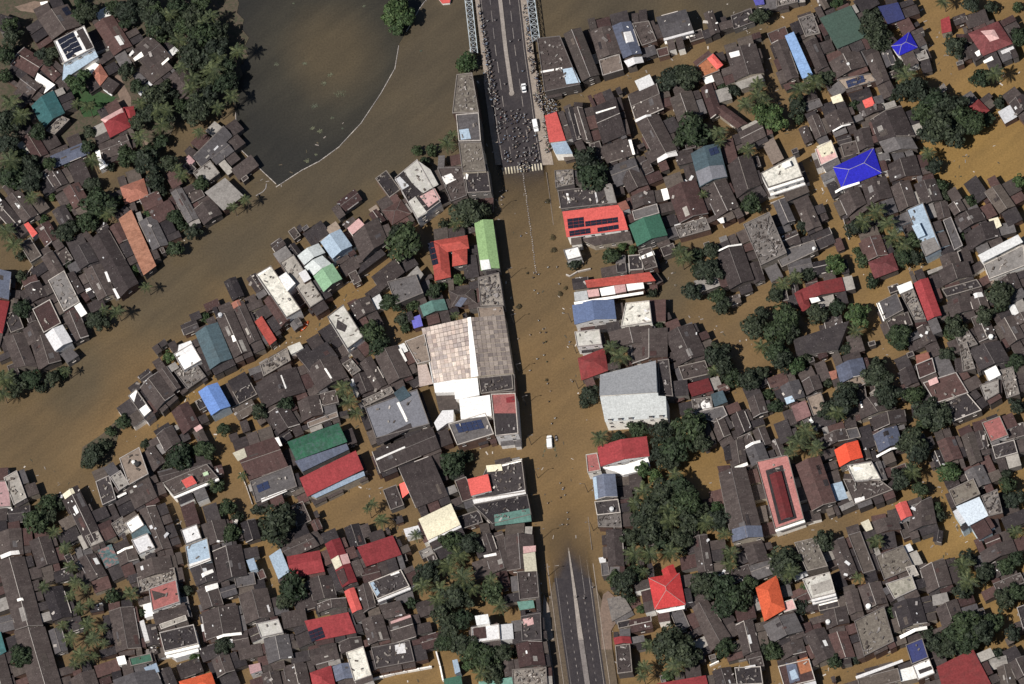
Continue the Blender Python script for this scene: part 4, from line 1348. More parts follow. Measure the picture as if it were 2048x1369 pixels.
def strip(name, o0, o1, material, r0=-260, r1=1640, dz=0.0, th=0.0, parent=None, step=20, hw=False):
    """ribbon that follows the road between two sideways offsets (px); th gives it real thickness"""
    n = max(1, int((r1 - r0) / step))
    b = MB()
    for i in range(n):
        a, c = r0 + (r1 - r0) * i / n, r0 + (r1 - r0) * (i + 1) / n

        def o(row, q):
            v = q(row) if callable(q) else q
            return v * rd(row)[1] if hw else v
        p = [on_road(c, o(c, o0), dz), on_road(c, o(c, o1), dz), on_road(a, o(a, o1), dz), on_road(a, o(a, o0), dz)]
        b.face(p, 0)
        if th:
            q = [v - Vector((0, 0, th)) for v in p]
            b.face([p[3], p[0], q[0], q[3]][::-1], 0)
            b.face([p[1], p[2], q[2], q[1]][::-1], 0)
            if i == 0:
                b.face([p[2], p[3], q[3], q[2]][::-1], 0)
            if i == n - 1:
                b.face([p[0], p[1], q[1], q[0]][::-1], 0)
    return b.obj(name, material, parent)


road = structure(strip('road', -1.0, 1.0, MATS['asphalt'], th=0.5, hw=True))
structure(strip('pavement', lambda r: -50 - (3 if r > 150 else 0), -41.2, MATS['pavement'], r1=330, dz=0.14, th=0.6))
structure(strip('pavement', 41.2, 56, MATS['pavement'], r1=185, dz=0.14, th=0.6))
structure(strip('pavement', 41.2, lambda r: 56 + (r - 185) * 0.05, MATS['pavement'], r0=185, r1=330, dz=0.10, th=0.5))
structure(strip('road_shoulder', lambda r: -40 - 24 * min(1, max(0, (r - 1165) / 70)), -36.9, MATS['bed_mud'], r0=1165, dz=-0.02, th=0.5))
structure(strip('road_shoulder', 36.9, lambda r: 40 + 20 * min(1, max(0, (r - 1165) / 60)), MATS['bed_mud'], r0=1165, dz=-0.02, th=0.5))
structure(strip('kerb', -48, -46.5, MATS['pavement'], r0=1120, r1=1640, dz=0.12, th=0.4))
structure(strip('kerb', 44, 45.5, MATS['pavement'], r0=1120, r1=1640, dz=0.12, th=0.4))
structure(strip('submerged_kerb', 46, 47, MATS['pavement'], r0=345, r1=1100, dz=0.62, th=0.3))
structure(strip('median', lambda r: -3.6, lambda r: 4.2, MATS['median_concrete'], r1=188, dz=0.22, th=0.4))
structure(strip('median', lambda r: -1.2 - (r - 1096) * 0.022, lambda r: 1.0 + (r - 1096) * 0.022, MATS['median_concrete'], r0=1096, r1=1280, dz=0.24, th=0.5))
structure(strip('median', -5.2, 5.0, MATS['median_concrete'], r0=1280, r1=1640, dz=0.24, th=0.5))
b = MB()
c0 = on_road(187, 0, 0.2)
ring = [c0 + Vector((math.cos(t) * 1.0, math.sin(t) * 1.0, 0.12)) for t in [2 * math.pi * k / 16 for k in range(16)]]
b.prism(ring, c0.z - 0.4)
tr = b.obj('median_nose', MATS['median_concrete']); structure(tr)
# painted lines (children of the road)
for off in (-38, 37):
    strip('edge_line', off - .45, off + .45, MATS['road_paint'], r1=320, dz=0.012, parent=road)
for off in (-33, 33):
    strip('edge_line', off - .45, off + .45, MATS['road_paint'], r0=1120, dz=0.012, parent=road)
for lane in (-20, 19):
    for r in range(-250, 300, 34):
        strip('lane_dash', lane - .5, lane + .5, MATS['road_paint'], r0=r, r1=r + 22, dz=0.012, parent=road, step=11)
for r in range(1110, 1185, 40):
    strip('lane_dash', 19.4, 20.4, MATS['road_paint'], r0=r, r1=r + 38, dz=0.012, parent=road, step=10)
for lane in (-17, 18):
    for r in range(1190, 1600, 14):
        strip('lane_dash', lane - .5, lane + .5, MATS['road_paint'], r0=r, r1=r + 5, dz=0.012, parent=road, step=5)
for k in range(14):
    off = -40 + 6.0 * k
    r0 = 336 - (off + 40) * 0.115
    strip('zebra_stripe', off - 1.3, off + 1.3, MATS['zebra_paint'], r0=r0, r1=r0 + 13.5, dz=0.03, parent=road, step=7)

# dark patches where traffic has polished or oiled the crossing are in the asphalt itself
# ------------------------------------------------------------------ two lattice truss pipe bridges beside the road bridge


def truss(label, x0, x1, y0, y1, w):
    root = thing('truss_bridge', ground(x0, y0, 0), label, 'bridge', 'lattice truss bridges along the road bridge')
    org = root.location.copy()
    P = lambda px, py, z: ground(px, py, z) - org
    n = int((y1 - y0) / 11)
    top, bot = 3.3, 1.2
    T = lambda k, s: (x0 + (x1 - x0) * k / n + s * w, y0 + (y1 - y0) * k / n - s * 1.5)
    for s in (0, 1):
        for z, nm in ((top, 'top_chord'), (bot, 'bottom_chord')):
            b = MB(); b.tube(P(*T(0, s), z), P(*T(n, s), z), 0.17)
            b.obj(nm, MATS['pale_steel'], root)
    b = MB()
    b.tube(P(x0 + w * .5, y0 - .7, 1.9), P(x1 + w * .5, y1 - .7, 1.9), 0.42, n=10)
    b.obj('pipe', MATS['dark_metal'], root)
    for k in range(n):
        for (ka, sa, kb, sb) in ((k, 0, k + 1, 1), (k, 1, k + 1, 0)):
            b = MB(); b.tube(P(*T(ka, sa), top), P(*T(kb, sb), top), 0.075, n=4)
            b.obj('brace', MATS['pale_steel'], root)
        b = MB(); b.tube(P(*T(k, 0), top), P(*T(k, 1), top), 0.09, n=4); b.obj('cross_bar', MATS['pale_steel'], root)
        for s in (0, 1):
            b = MB(); b.tube(P(*T(k, s), bot), P(*T(k + 1, s), top), 0.075, n=4); b.obj('web_bar', MATS['pale_steel'], root)
    b = MB()
    b.box(P(x1 + w * .5, y1, -1.5), 3.2, 1.2, 2.6)
    b.obj('abutment', MATS['median_concrete'], root)


truss('pale lattice truss along the left side of the road bridge, ending at a bush', 918, 942, -110, 108, 13.5)
truss('pale lattice truss along the right side of the road bridge, ending at dark house', 1040, 1065, -110, 84, 15)

# floating boom round the lake
bo = thing('floating_boom', ground(602, 342, 0), 'long thin pale floating boom curving around the dark lake', 'boom')
pts = [ground(x, y, 0.1) for x, y in BOOM]
SEG = 2.0
fl = MB(); fl.tube((0, -SEG * .46, 0), (0, SEG * .46, 0), 0.16, n=6)
flme = None
d0 = 0.0
for p, q in zip(pts, pts[1:]):
    ln = (q - p).length
    ang = math.atan2(q.y - p.y, q.x - p.x) - math.pi / 2
    while d0 < ln:
        c = p.lerp(q, d0 / ln)
        px, py = pixel(c)
        if not (62 < py < 90 and px > 790):
            if flme is None:
                o = fl.obj('float', MATS['pale_trim'], bo); flme = o.data
            else:
                o = bpy.data.objects.new('float', flme); COL.objects.link(o); o.parent = bo
            o.location = c - bo.location; o.rotation_euler = (0, 0, ang)
        d0 += SEG
    d0 -= ln
b = MB()
pts2 = [(533, 368), (532, 377), (526, 384), (512, 392)]
for p, q in zip(pts2, pts2[1:]):
    b.tube(ground(*p, .1), ground(*q, .1), 0.2)
o = b.obj('boom_fragment', MATS['pale_trim'], None, ground(526, 384))
o['label'] = 'short loose piece of pale boom drifting near the boom corner'; o['category'] = 'boom'

# median railing that still shows above the flood
mr = thing('median_railing', ground(1047, 350, 0), 'row of pale railing posts down the middle of the flooded road', 'railing')
pb = MB(); pb.tube((0, 0, -1.2), (0, 0, .30), .12, n=5); pb.box((0, 0, .22), .42, .42, .2)
pm = None
for k in range(46):
    t = k / 45
    p = ground(1046.5 + 26 * t, 349 + 196 * t, 0) - mr.location
    if pm is None:
        o = pb.obj('post', MATS['median_concrete'], mr); pm = o.data
    else:
        o = bpy.data.objects.new('post', pm); COL.objects.link(o); o.parent = mr
    o.location = p + Vector((rnd.uniform(-.15, .15), 0, rnd.uniform(-.22, .1) - .18 * t))
b = MB(); b.tube(ground(1046.5, 349, -.1) - mr.location, ground(1072.5, 545, -.12) - mr.location, .07, n=5)
b.obj('rail', MATS['dull_trim'], mr)
# ------------------------------------------------------------------ houses
WORD = {'br': 'dark brown', 'dk': 'blackish', 'gy': 'grey', 'gb': 'grey-brown', 'rb': 'reddish brown', 'rd': 'red', 'rd2': 'dark red', 'rd3': 'bright red', 'rd4': 'red', 'rt': 'salmon-red', 'rt2': 'terracotta',
        'rb2': 'purplish red', 'rp': 'dull red', 'or': 'orange-red', 'or2': 'orange-red', 'pr': 'pinkish red', 'ob': 'orange-brown', 'ru': 'rusty', 'bl': 'blue', 'bv': 'violet-blue', 'bv2': 'deep blue', 'bv3': 'navy',
        'lb': 'pale blue', 'sk': 'sky-blue', 'sb': 'slate-blue', 'sbb': 'steel-blue', 'sg': 'slate-grey', 'wh': 'white', 'wt': 'off-white', 'ww': 'stained white', 'ww2': 'cream', 'wb': 'bluish white',
        'wg': 'pale grey', 'cr': 'cream', 'cn': 'concrete grey', 'cl': 'rubble-strewn', 'cb': 'scrubby', 'tn': 'tan', 'pk': 'pink', 'pk2': 'pinkish', 'pt': 'patchwork', 'lm': 'lime', 'gs': 'pale green',
        'gm': 'green', 'gn': 'green', 'dg': 'dull green', 'dg2': 'dark green', 'tq': 'teal', 'tk': 'dark teal', 'tl': 'teal', 'lg': 'pale green'}
houses, trees, weeds, saplings = [], [], [], []
T = (0, 0, 4.0)
for line in DATA.strip().split('\n'):
    tk = line.split('|')
    w = tk[0].split()
    op = w[0]
    if op == 'T':
        T = (float(w[1]), float(w[2]), float(w[3]) if len(w) > 3 else 4.0)
        continue
    cv = lambda s: tuple((float(v) / T[2] + (T[0], T[1])[i]) if i < 2 else float(v) for i, v in enumerate(s.split(',')))
    if op == 't':
        for s in w[2:]:
            x, y, r = s.split(',')
            trees.append((w[1], float(x) / T[2] + T[0], float(y) / T[2] + T[1], float(r) / T[2] * GSD))
        continue
    if op in 'mu':
        for s in w[1:]:
            x, y, r = s.split(',')
            (weeds if op == 'm' else saplings).append((float(x) / T[2] + T[0], float(y) / T[2] + T[1], float(r) / T[2] * GSD))
        continue
    add = op.startswith('+')
    k = op[-1]
    if k == 'L':
        houses[-1]['parts'].append(('L', None, None, [(float(w[1]), 0)]))
        continue
    if k in 'SWK' and add and not (k == 'S' and not w[1][0].isdigit()):
        houses[-1]['parts'].append((k, None, None, [cv(s) for s in w[1:]]))
        continue
    if k == 'V':
        rec = (k, w[1], max(float(s.split(',')[2]) for s in w[2:]), [cv(s) for s in w[2:]])
    else:
        hv = float(w[2])
        if 2.5 <= hv <= 5:
            hv = 2.4 + (hv - 2.4) * 1.15 + 1.0
        rec = (k, w[1], hv, [cv(s) for s in w[3:]])
    if add:
        houses[-1]['parts'].append(rec)
    else:
        h = dict(parts=[rec], label=None, lm=None)
        for t in tk[1:]:
            t = t.strip()
            if t.startswith('*'):
                h['lm'] = t[1:]
            elif t:
                h['label'] = t
        houses.append(h)


def quad(p):
    p = list(p)
    if len(p) == 3:
        a, b_, c = p
        p.append((a[0] + c[0] - b_[0], a[1] + c[1] - b_[1]))
    return p


for h in houses:
    p = h['parts'][0][3]
    p = quad(p) if h['parts'][0][0] in 'GHSFRCB' else p
    h['c'] = (sum(q[0] for q in p) / len(p), sum(q[1] for q in p) / len(p))
    h['area'] = abs(sum(p[i][0] * p[(i + 1) % len(p)][1] - p[(i + 1) % len(p)][0] * p[i][1] for i in range(len(p)))) / 2
    e = sorted([math.dist(p[0][:2], p[1][:2]), math.dist(p[1][:2], p[2][:2])])
    h['asp'] = e[1] / max(e[0], 1)
for t in trees:
    pass
LM = [(h['c'], h['lm']) for h in houses if h['lm']] + [((1045, 335), 'zebra crossing on the road'), ((1099, 885), 'white van on the flooded road'), ((609, 655), 'orange boat in the lane'),
                                                     ((940, 60), 'left truss bridge'), ((218, 184), 'white car at top left')]
ORD = ['nearest', 'second', 'third', 'fourth', 'fifth', 'sixth', 'seventh', 'eighth', 'ninth', 'tenth', 'eleventh', 'twelfth', 'thirteenth', 'fourteenth', 'fifteenth', 'sixteenth', 'seventeenth', 'eighteenth', 'nineteenth', 'twentieth']
DIRS = ['right of', 'below-right of', 'below', 'below-left of', 'left of', 'above-left of', 'above', 'above-right of']


def auto_labels(items):
    """items: list of [centre, description, setter]; place words single each one out"""
    used, groups = set(), {}
    for it in items:
        (x, y), desc, put = it
        c, nm = min(LM, key=lambda l: math.dist(l[0], (x, y)) - (1e9 if False else 0) if math.dist(l[0], (x, y)) > 3 else 1e9)
        a = math.atan2(y - c[1], x - c[0])
        s = int(round(a / (math.pi / 4))) % 8
        groups.setdefault((desc, s, nm), []).append((math.dist(c, (x, y)), put))
    for (desc, s, nm), L in groups.items():
        L.sort(key=lambda q: q[0])
        for i, (_, put) in enumerate(L):
            if len(L) == 1:
                put('%s %s the %s' % (desc, DIRS[s], nm))
            else:
                put('%s, %s %s the %s' % (desc, ORD[min(i, 19)], DIRS[s], nm))


LANES = [(9, [(1095, 215), (1180, 180), (1290, 140), (1400, 95), (1470, 70), (1550, 40), (1620, 10)]), (6, [(1250, 190), (1262, 240), (1275, 285)]),
         (8, [(1528, 85), (1560, 240), (1600, 290), (1640, 380), (1690, 470), (1715, 560), (1740, 600), (1760, 690), (1790, 760)]), (14, [(1850, 10), (1872, 90), (1890, 135), (1960, 170), (2048, 150)]),
         (8, [(1390, 470), (1480, 450), (1500, 440)]), (13, [(1335, 530), (1350, 620)]), (8, [(1350, 620), (1440, 660), (1500, 690)]), (8, [(1715, 560), (1800, 540), (1875, 522)]),
         (8, [(250, 890), (330, 835), (400, 780), (470, 740), (620, 660), (690, 600), (740, 560), (830, 450), (880, 430)]), (8, [(425, 840), (445, 900), (480, 960), (520, 1040), (545, 1100), (540, 1170)]),
         (6, [(340, 1000), (370, 1080), (385, 1200), (400, 1290)]), (8, [(700, 800), (730, 900), (760, 1000), (790, 1060), (840, 1090)]), (22, [(660, 1025), (720, 990)]), (14, [(760, 1362), (860, 1345)]),
         (25, [(1340, 965), (1430, 940)]), (9, [(1550, 1078), (1680, 1040), (1800, 1005)]), (14, [(1860, 960), (1900, 1050), (1925, 1090), (1870, 1105), (1840, 1090)]), (8, [(1810, 840), (1860, 855), (1960, 830), (2040, 795)]),
         (9, [(1420, 1328), (1560, 1360), (1710, 1335), (1805, 1300)]), (9, [(1970, 1290), (2048, 1210)]), (20, [(1900, 340), (2048, 290)]), (60, [(0, 860), (120, 770), (300, 620), (430, 500), (560, 400), (700, 310), (840, 200)]),
         (14, [(200, 1000), (60, 930)]), (10, [(900, 900), (1040, 905)]), (66, [(1000, 0), (1046, 345), (1090, 700), (1136, 1090), (1175, 1369)]), (8, [(1160, 500), (1290, 500)]), (8, [(1440, 800), (1470, 790)]),
         (22, [(1330, 30), (1480, 0)]), (8, [(830, 1000), (800, 950)])]


LANE = set()
for hw, P_ in LANES:
    for (x0, y0), (x1, y1) in zip(P_, P_[1:]):
        dx, dy = x1 - x0, y1 - y0
        l2 = dx * dx + dy * dy
        for gx in range(int((min(x0, x1) - hw) // 2), int((max(x0, x1) + hw) // 2) + 1):
            for gy in range(int((min(y0, y1) - hw) // 2), int((max(y0, y1) + hw) // 2) + 1):
                x, y = gx * 2 + 1, gy * 2 + 1
                q = max(0, min(1, ((x - x0) * dx + (y - y0) * dy) / l2))
                if math.hypot(x - x0 - dx * q, y - y0 - dy * q) < hw:
                    LANE.add((gx, gy))


def near_lane(x, y):
    return (int(x // 2), int(y // 2)) in LANE


OCC = {}


def mark(poly):
    xs_ = [p[0] for p in poly]; ys_ = [p[1] for p in poly]
    for gx in range(int(min(xs_) // 2), int(max(xs_) // 2) + 1):
        for gy in range(int(min(ys_) // 2), int(max(ys_) // 2) + 1):
            if inside(poly, gx * 2 + 1, gy * 2 + 1):
                OCC[(gx, gy)] = 1


def free(w):
    """is this ground-plan outline clear of lanes and other roofs"""
    p = [pixel(v) for v in w]
    xs_ = [q[0] for q in p]; ys_ = [q[1] for q in p]
    hit = n_ = 0
    for gx in range(int(min(xs_) // 2), int(max(xs_) // 2) + 1):
        for gy in range(int(min(ys_) // 2), int(max(ys_) // 2) + 1):
            x, y = gx * 2 + 1, gy * 2 + 1
            if inside(p, x, y):
                n_ += 1
                if (gx, gy) in OCC:
                    hit += 1
                if near_lane(x, y):
                    return False
    return n_ > 3 and hit <= 0.14 * n_


def house_desc(h):
    k, m = h['parts'][0][0], h['parts'][0][1]
    sz = 'small ' if h['area'] < 900 else ('large ' if h['area'] > 2600 else '')
    if h['asp'] > 2.0:
        sz = 'long '
    noun = {'G': 'gabled house', 'H': 'hipped house', 'S': 'sheet-roofed house', 'R': 'sheet-roofed house', 'C': 'sheet-roofed house', 'F': 'flat-roofed building', 'Q': 'low shed', 'B': 'flat-roofed box', 'V': 'hall'}[k]
    return sz + WORD[m] + ' ' + noun


items = []
for h in houses:
    if not h['label']:
        items.append([h['c'], house_desc(h), (lambda s, h=h: h.__setitem__('label', s))])
auto_labels(items)

WIN = None


def window(parent, p, ang):
    global WIN
    if WIN is None:
        b = MB()
        fr = [Vector((-.62, 0, -.55)), Vector((.62, 0, -.55)), Vector((.62, 0, .55)), Vector((-.62, 0, .55))]
        b.face([v + Vector((0, -.05, 0)) for v in fr], 0)
        for i in range(4):
            j = (i + 1) % 4
            b.face([fr[j] + Vector((0, -.05, 0)), fr[i] + Vector((0, -.05, 0)), fr[i] + Vector((0, .05, 0)), fr[j] + Vector((0, .05, 0))], 1)
        b.box((0, -.12, -.66), 1.5, .34, .09, 0, 1)
        b.box((0, -.06, -.55), .07, .06, 1.1, 0, 1)
        o = b.obj('window', [MATS['window_glass'], MATS['pale_trim']], parent)
        WIN = o.data
    else:
        o = bpy.data.objects.new('window', WIN); COL.objects.link(o); o.parent = parent
    o.location = p
    o.rotation_euler = (0, 0, ang)
    return o


CAMH = Vector((-_h.x, -_h.y, 0))


def shape(k, pts, h):
    """roof geometry in world space: outline (ccw), roof planes, faces, gable triangles"""
    if k == 'V':
        o = [ground(p[0], p[1], p[2]) for p in pts]
        if not ccw(o):
            o = o[::-1]
        return dict(o=o, planes=[plane(o[0], o[1], o[2])], faces=[o], gab=[], ridge=None)
    if k in 'GHSRCFB':
        pts = quad(pts)
    w = [ground(p[0], p[1], h) for p in pts]
    if not ccw(w):
        if len(w) == 4:
            w = [w[1], w[0], w[3], w[2]]
        else:
            w = w[::-1]
    if k in 'FQB':
        return dict(o=w, planes=[(0, 0, h)], faces=[w], gab=[], ridge=None)
    A, B, C, D = w
    wid = ((B - C).length + (A - D).length) / 2
    ln = ((B - A).length + (C - D).length) / 2
    up = Vector((0, 0, 1))
    if k in 'SRC':
        r = min(0.07 * wid, 0.9)
        A, B = A + up * r, B + up * r
        o = [A, B, C, D]
        return dict(o=o, planes=[plane(A, B, C)], faces=[[A, B, C, D]], gab=[], ridge=None)
    if k == 'G':
        r = min(0.165 * wid, 2.0)
        E, F = (A + D) / 2 + up * r, (B + C) / 2 + up * r
        return dict(o=w, planes=[plane(A, B, F), plane(C, D, E)], faces=[[A, B, F, E], [C, D, E, F]], gab=[(B, C, F), (D, A, E)], ridge=(E, F))
    # hipped
    if ln < wid:
        A, B, C, D = B, C, D, A
        ln, wid = wid, ln
    r = min(0.24 * wid, 2.6)
    m0, m1 = (A + D) / 2, (B + C) / 2
    t = min(0.49, 0.5 * wid / ln)
    E, F = m0.lerp(m1, t) + up * r, m1.lerp(m0, t) + up * r
    return dict(o=[A, B, C, D], planes=[plane(A, B, F), plane(C, D, E), plane(B, C, F), plane(D, A, E)],
                faces=[[A, B, F, E], [C, D, E, F], [B, C, F], [D, A, E]], gab=[], ridge=(E, F), hips=[(A, E), (D, E), (B, F), (C, F)])


def roof_z(s, x, y):
    return min(pz(p, x, y) for p in s['planes'])


def conform(s, pts, off):
    """lay a photograph outline on a roof: polygons (one per roof plane) lifted by off"""
    zc = sum(p.z for p in s['o']) / len(s['o'])
    w = []
    for p in pts:
        z = zc
        for _ in range(4):
            g = ground(p[0], p[1], z + off)
            z = roof_z(s, g.x, g.y)
        w.append((g.x, g.y))
    if not ccw(w):
        w = w[::-1]
    out = []
    for i, pl in enumerate(s['planes']):
        c = w
        for j, q in enumerate(s['planes']):
            if j != i and c:
                c = clip(c, lambda x, y: pz(q, x, y) - pz(pl, x, y))
        if len(c) >= 3:
            out.append([Vector((x, y, pz(pl, x, y) + off)) for x, y in c])
    return out


def slab(b, poly, th, mi=0):
    b.face(poly, mi)
    n = len(poly)
    dn = Vector((0, 0, -th))
    for i in range(n):
        j = (i + 1) % n
        b.face([poly[i] + dn, poly[j] + dn, poly[j], poly[i]], mi)


def tank(parent, p, r, rng):
    b = MB()
    b.tube((0, 0, 0), (0, 0, 1.2), r, r, 12)
    b.tube((0, 0, 1.2), (0, 0, 1.4), r * .9, r * .35, 12)
    o = b.obj('water_tank', MATS['black_plastic'] if rng.random() < .4 else mat('wt'), parent)
    o.location = p
    return o


TRIM = ['pale_trim', 'dull_trim', 'dull_trim', None, None]
WALLS = ['dull_wall', 'grey_wall', 'dull_wall', 'cream_wall', 'brick_wall', 'grey_wall', 'dull_wall', 'brick_wall']
WALLFOR = {'wh': 'white_wall', 'ww': 'white_wall', 'wb': 'blue_wall', 'lb': 'blue_wall', 'hg': 'white_wall', 'hl': 'white_wall', 'bl': 'blue_wall', 'bv2': 'white_wall', 'sbb': 'white_wall', 'gn': 'grey_wall', 'rp': 'white_wall', 'rt': 'white_wall', 'rd3': 'white_wall', 'pk': 'white_wall', 'wt': 'white_wall'}
SMALLCOL = ['wt', 'cn', 'rb', 'gy', 'wh', 'tn', 'pk', 'lb', 'rd2', 'dk']
nm_used = {}


def build_house(idx, h):
    rng = random.Random(idx * 31 + 5)
    k0, m0, h0, p0 = h['parts'][0]
    s0 = shape(k0, p0, h0)
    org = sum(s0['o'], Vector()) / len(s0['o'])
    org.z = 0
    name = {'G': 'house', 'H': 'hip_roofed_house', 'S': 'sheet_roofed_house', 'R': 'sheet_roofed_house', 'C': 'sheet_roofed_house', 'F': 'flat_roofed_building', 'Q': 'shed', 'B': 'flat_roofed_building', 'V': 'hall'}[k0]
    cat = {'G': 'house', 'H': 'house', 'S': 'house', 'R': 'house', 'C': 'house', 'F': 'building', 'Q': 'shed', 'B': 'building', 'V': 'hall'}[k0]
    if h.get('infill'):
        name, cat = 'outbuilding', 'outbuilding'
    root = thing(name, org, h['label'], cat)
    off = lambda P_: [p - org for p in P_]
    wallm = MATS[WALLFOR.get(m0, rng.choice(WALLS))]
    if any(q[0] == 'L' for q in h['parts']) or h['lm'] and m0 in ('dk', 'br', 'pr', 'rp'):
        wallm = MATS['white_wall']
    shapes = []
    for pi, (k, m, hh, pts) in enumerate(h['parts']):
        if k in 'SW' and m is None:
            par = s0
            # choose the roof the patch lies on
            cx, cy = sum(p[0] for p in pts) / len(pts), sum(p[1] for p in pts) / len(pts)
            for s in shapes:
                g = ground(cx, cy, s['o'][0].z)
                if inside(s['o'], g.x, g.y):
                    par = s
            if k == 'W':
                polys = conform(par, pts, 0.16)
                b = MB()
                for q in polys:
                    slab(b, off(q), 0.2)
                if polys:
                    b.obj('roof_trim', MATS['white_wall'], root)
                continue
            q = quad(pts)
            lu = math.dist(q[0], q[1]) * GSD; lv = math.dist(q[1], q[2]) * GSD
            nu, nv = max(1, round(lu / 1.9)), max(1, round(lv / 1.25))
            if lu < lv:
                nu, nv = max(1, round(lu / 1.25)), max(1, round(lv / 1.9))
            for a in range(nu):
                for c in range(nv):
                    f = lambda u, v: tuple(q[0][i] + (q[1][i] - q[0][i]) * u + (q[2][i] - q[1][i]) * v for i in (0, 1))
                    u0, u1, v0, v1 = (a + .04) / nu, (a + .96) / nu, (c + .04) / nv, (c + .96) / nv
                    b = MB()
                    for poly in conform(par, [f(u0, v0), f(u1, v0), f(u1, v1), f(u0, v1)], 0.2):
                        slab(b, off(poly), 0.08)
                    if b.f:
                        b.obj('solar_panel', MATS['solar_glass_blue' if m0 in ('gy', 'tn', 'tk') else 'solar_glass'], root)
            continue
        if k == 'L':
            best = None
            for i in range(len(s0['o'])):
                p, q = s0['o'][i], s0['o'][(i + 1) % len(s0['o'])]
                e = q - p
                nrm = Vector((e.y, -e.x, 0)).normalized()
                sc_ = nrm.dot(CAMH) * e.length
                if best is None or sc_ > best[0]:
                    best = (sc_, p, q, nrm)
            _, p, q, nrm = best
            n_ = int(pts[0][0])
            for i in range(n_):
                z = h0 - .35 - i * (h0 - .8) / max(1, n_)
                a_, b2 = Vector((p.x, p.y, z)) - org, Vector((q.x, q.y, z)) - org
                b = MB(); b.prism([a_ + nrm * .05, a_ + nrm * .95, b2 + nrm * .95, b2 + nrm * .05] if ccw([a_, a_ + nrm, b2 + nrm, b2]) else [b2 + nrm * .05, b2 + nrm * .95, a_ + nrm * .95, a_ + nrm * .05], z - .75, bottom=True)
                b.obj('balcony', MATS['white_wall'], root)
            continue
        if k == 'K':
            s = shapes[-1]
            g = ground(*pts[0], s['o'][0].z)
            if not inside(s['o'], g.x, g.y):
                s = s0
            g.z = roof_z(s, g.x, g.y)
            g = ground(*pts[0], g.z)
            tank(root, g - org, rng.uniform(.6, .95), rng)
            continue
        s = shape(k, pts, hh)
        sloped = s0['ridge'] is not None
        if pi and k in 'QB':
            c = sum(s['o'], Vector()) / len(s['o'])
            par = next((t for t in shapes[::-1] if inside(t['o'], c.x, c.y)), None)
            if par is not None and (par['ridge'] is not None or hh - roof_z(par, c.x, c.y) < 0.75):
                b = MB()
                for q in conform(par, pts, 0.10 + 0.03 * pi):
                    slab(b, off(q), 0.25)
                if b.f:
                    b.obj('roof_sheet', mat(m), root)
                continue
            zb = [roof_z(par, p.x, p.y) - .1 if par is not None and inside(par['o'], c.x, c.y) else -1.2 for p in s['o']]
            b = MB(); b.prism(off(inset(s['o'], .12)), zb, cap=False)
            b.obj('upper_wall' if zb[0] > 0 else 'annex_wall', wallm, root)
            b = MB(); slab(b, off(s['o']), 0.18)
            b.obj('upper_roof' if zb[0] > 0 else 'annex_roof', mat(m), root)
            shapes.append(s)
            continue
        shapes.append(s)
        # walls
        ins = 0.10 if k in 'FQBV' else 0.32
        wo = inset(s['o'], ins)
        wo = [Vector((p.x, p.y, (roof_z(s, p.x, p.y) if k != 'G' else s['o'][0].z) - 0.05)) for p in wo]
        b = MB(); b.prism(off(wo), -1.3, cap=False)
        if k == 'G':
            E, F = s['ridge']
            d = (F - E).normalized() * 0.34
            dz = Vector((0, 0, -.12))
            b.face(off([wo[1], wo[2], F - d + dz])); b.face(off([wo[3], wo[0], E + d + dz]))
        b.obj('wall', wallm, root)
        # roof skin with thickness
        b = MB()
        for f in s['faces']:
            b.face(off(f))
        th = Vector((0, 0, -0.16))
        n = len(s['o'])
        if s['gab']:
            A, B, C, D = s['o']; E, F = s['ridge']
            ring = [A, B, F, C, D, E]
        else:
            ring = s['o']
        for i in range(len(ring)):
            j = (i + 1) % len(ring)
            b.face(off([ring[i] + th, ring[j] + th, ring[j], ring[i]]))
        for f in s['faces']:
            b.face([p + th for p in off(f)][::-1])
        b.obj('roof', mat(m), root)
        # ridge and hip caps
        if s['ridge'] and k in 'GH':
            tm = rng.choice(TRIM)
            if m not in ('br', 'dk', 'gy', 'gb', 'rb'):
                tm = None
            if k == 'H':
                tm = 'pale_trim' if m in ('bv2', 'rd3') else ('dull_trim' if tm else None)
            if tm:
                for (P, Q) in [s['ridge']] + s.get('hips', []):
                    if (Q - P).length > .6:
                        b = MB(); b.tube(*off([P + Vector((0, 0, .03)), Q + Vector((0, 0, .03))]), 0.13 if k == 'G' else 0.08, n=5)
                        b.obj('ridge_cap', MATS[tm], root)
        # parapet on flat roofs
        if k == 'F' and not (m in ('cl', 'cb') and hh < 2):
            out = [p + Vector((0, 0, .38)) for p in s['o']]
            inn = [p + Vector((0, 0, .38)) for p in inset(s['o'], .28)]
            b = MB()
            for i in range(n):
                j = (i + 1) % n
                b.face(off([out[i], out[j], inn[j], inn[i]]))
                b.face(off([out[i] - Vector((0, 0, .5)), out[j] - Vector((0, 0, .5)), out[j], out[i]]))
                b.face(off([inn[j] - Vector((0, 0, .5)), inn[i] - Vector((0, 0, .5)), inn[i], inn[j]]))
            b.obj('parapet', MATS['pale_trim'] if m in ('dk', 'cn', 'ww', 'ww2', 'wh', 'tn', 'rp', 'pk', 'rb', 'gy') and not h.get('infill') and rng.random() < .5 else MATS['dull_trim'], root)
            # things nobody could count: planks, pots and scraps left on the flat roof
            wts = {'cl': 46, 'cb': 12, 'cn': 12, 'dk': 14, 'tn': 8, 'ww': 4, 'br': 12}.get(m, 3)
            b = MB()
            A, B, C, D = s['o'][:4]
            ar = (B - A).length * (C - B).length
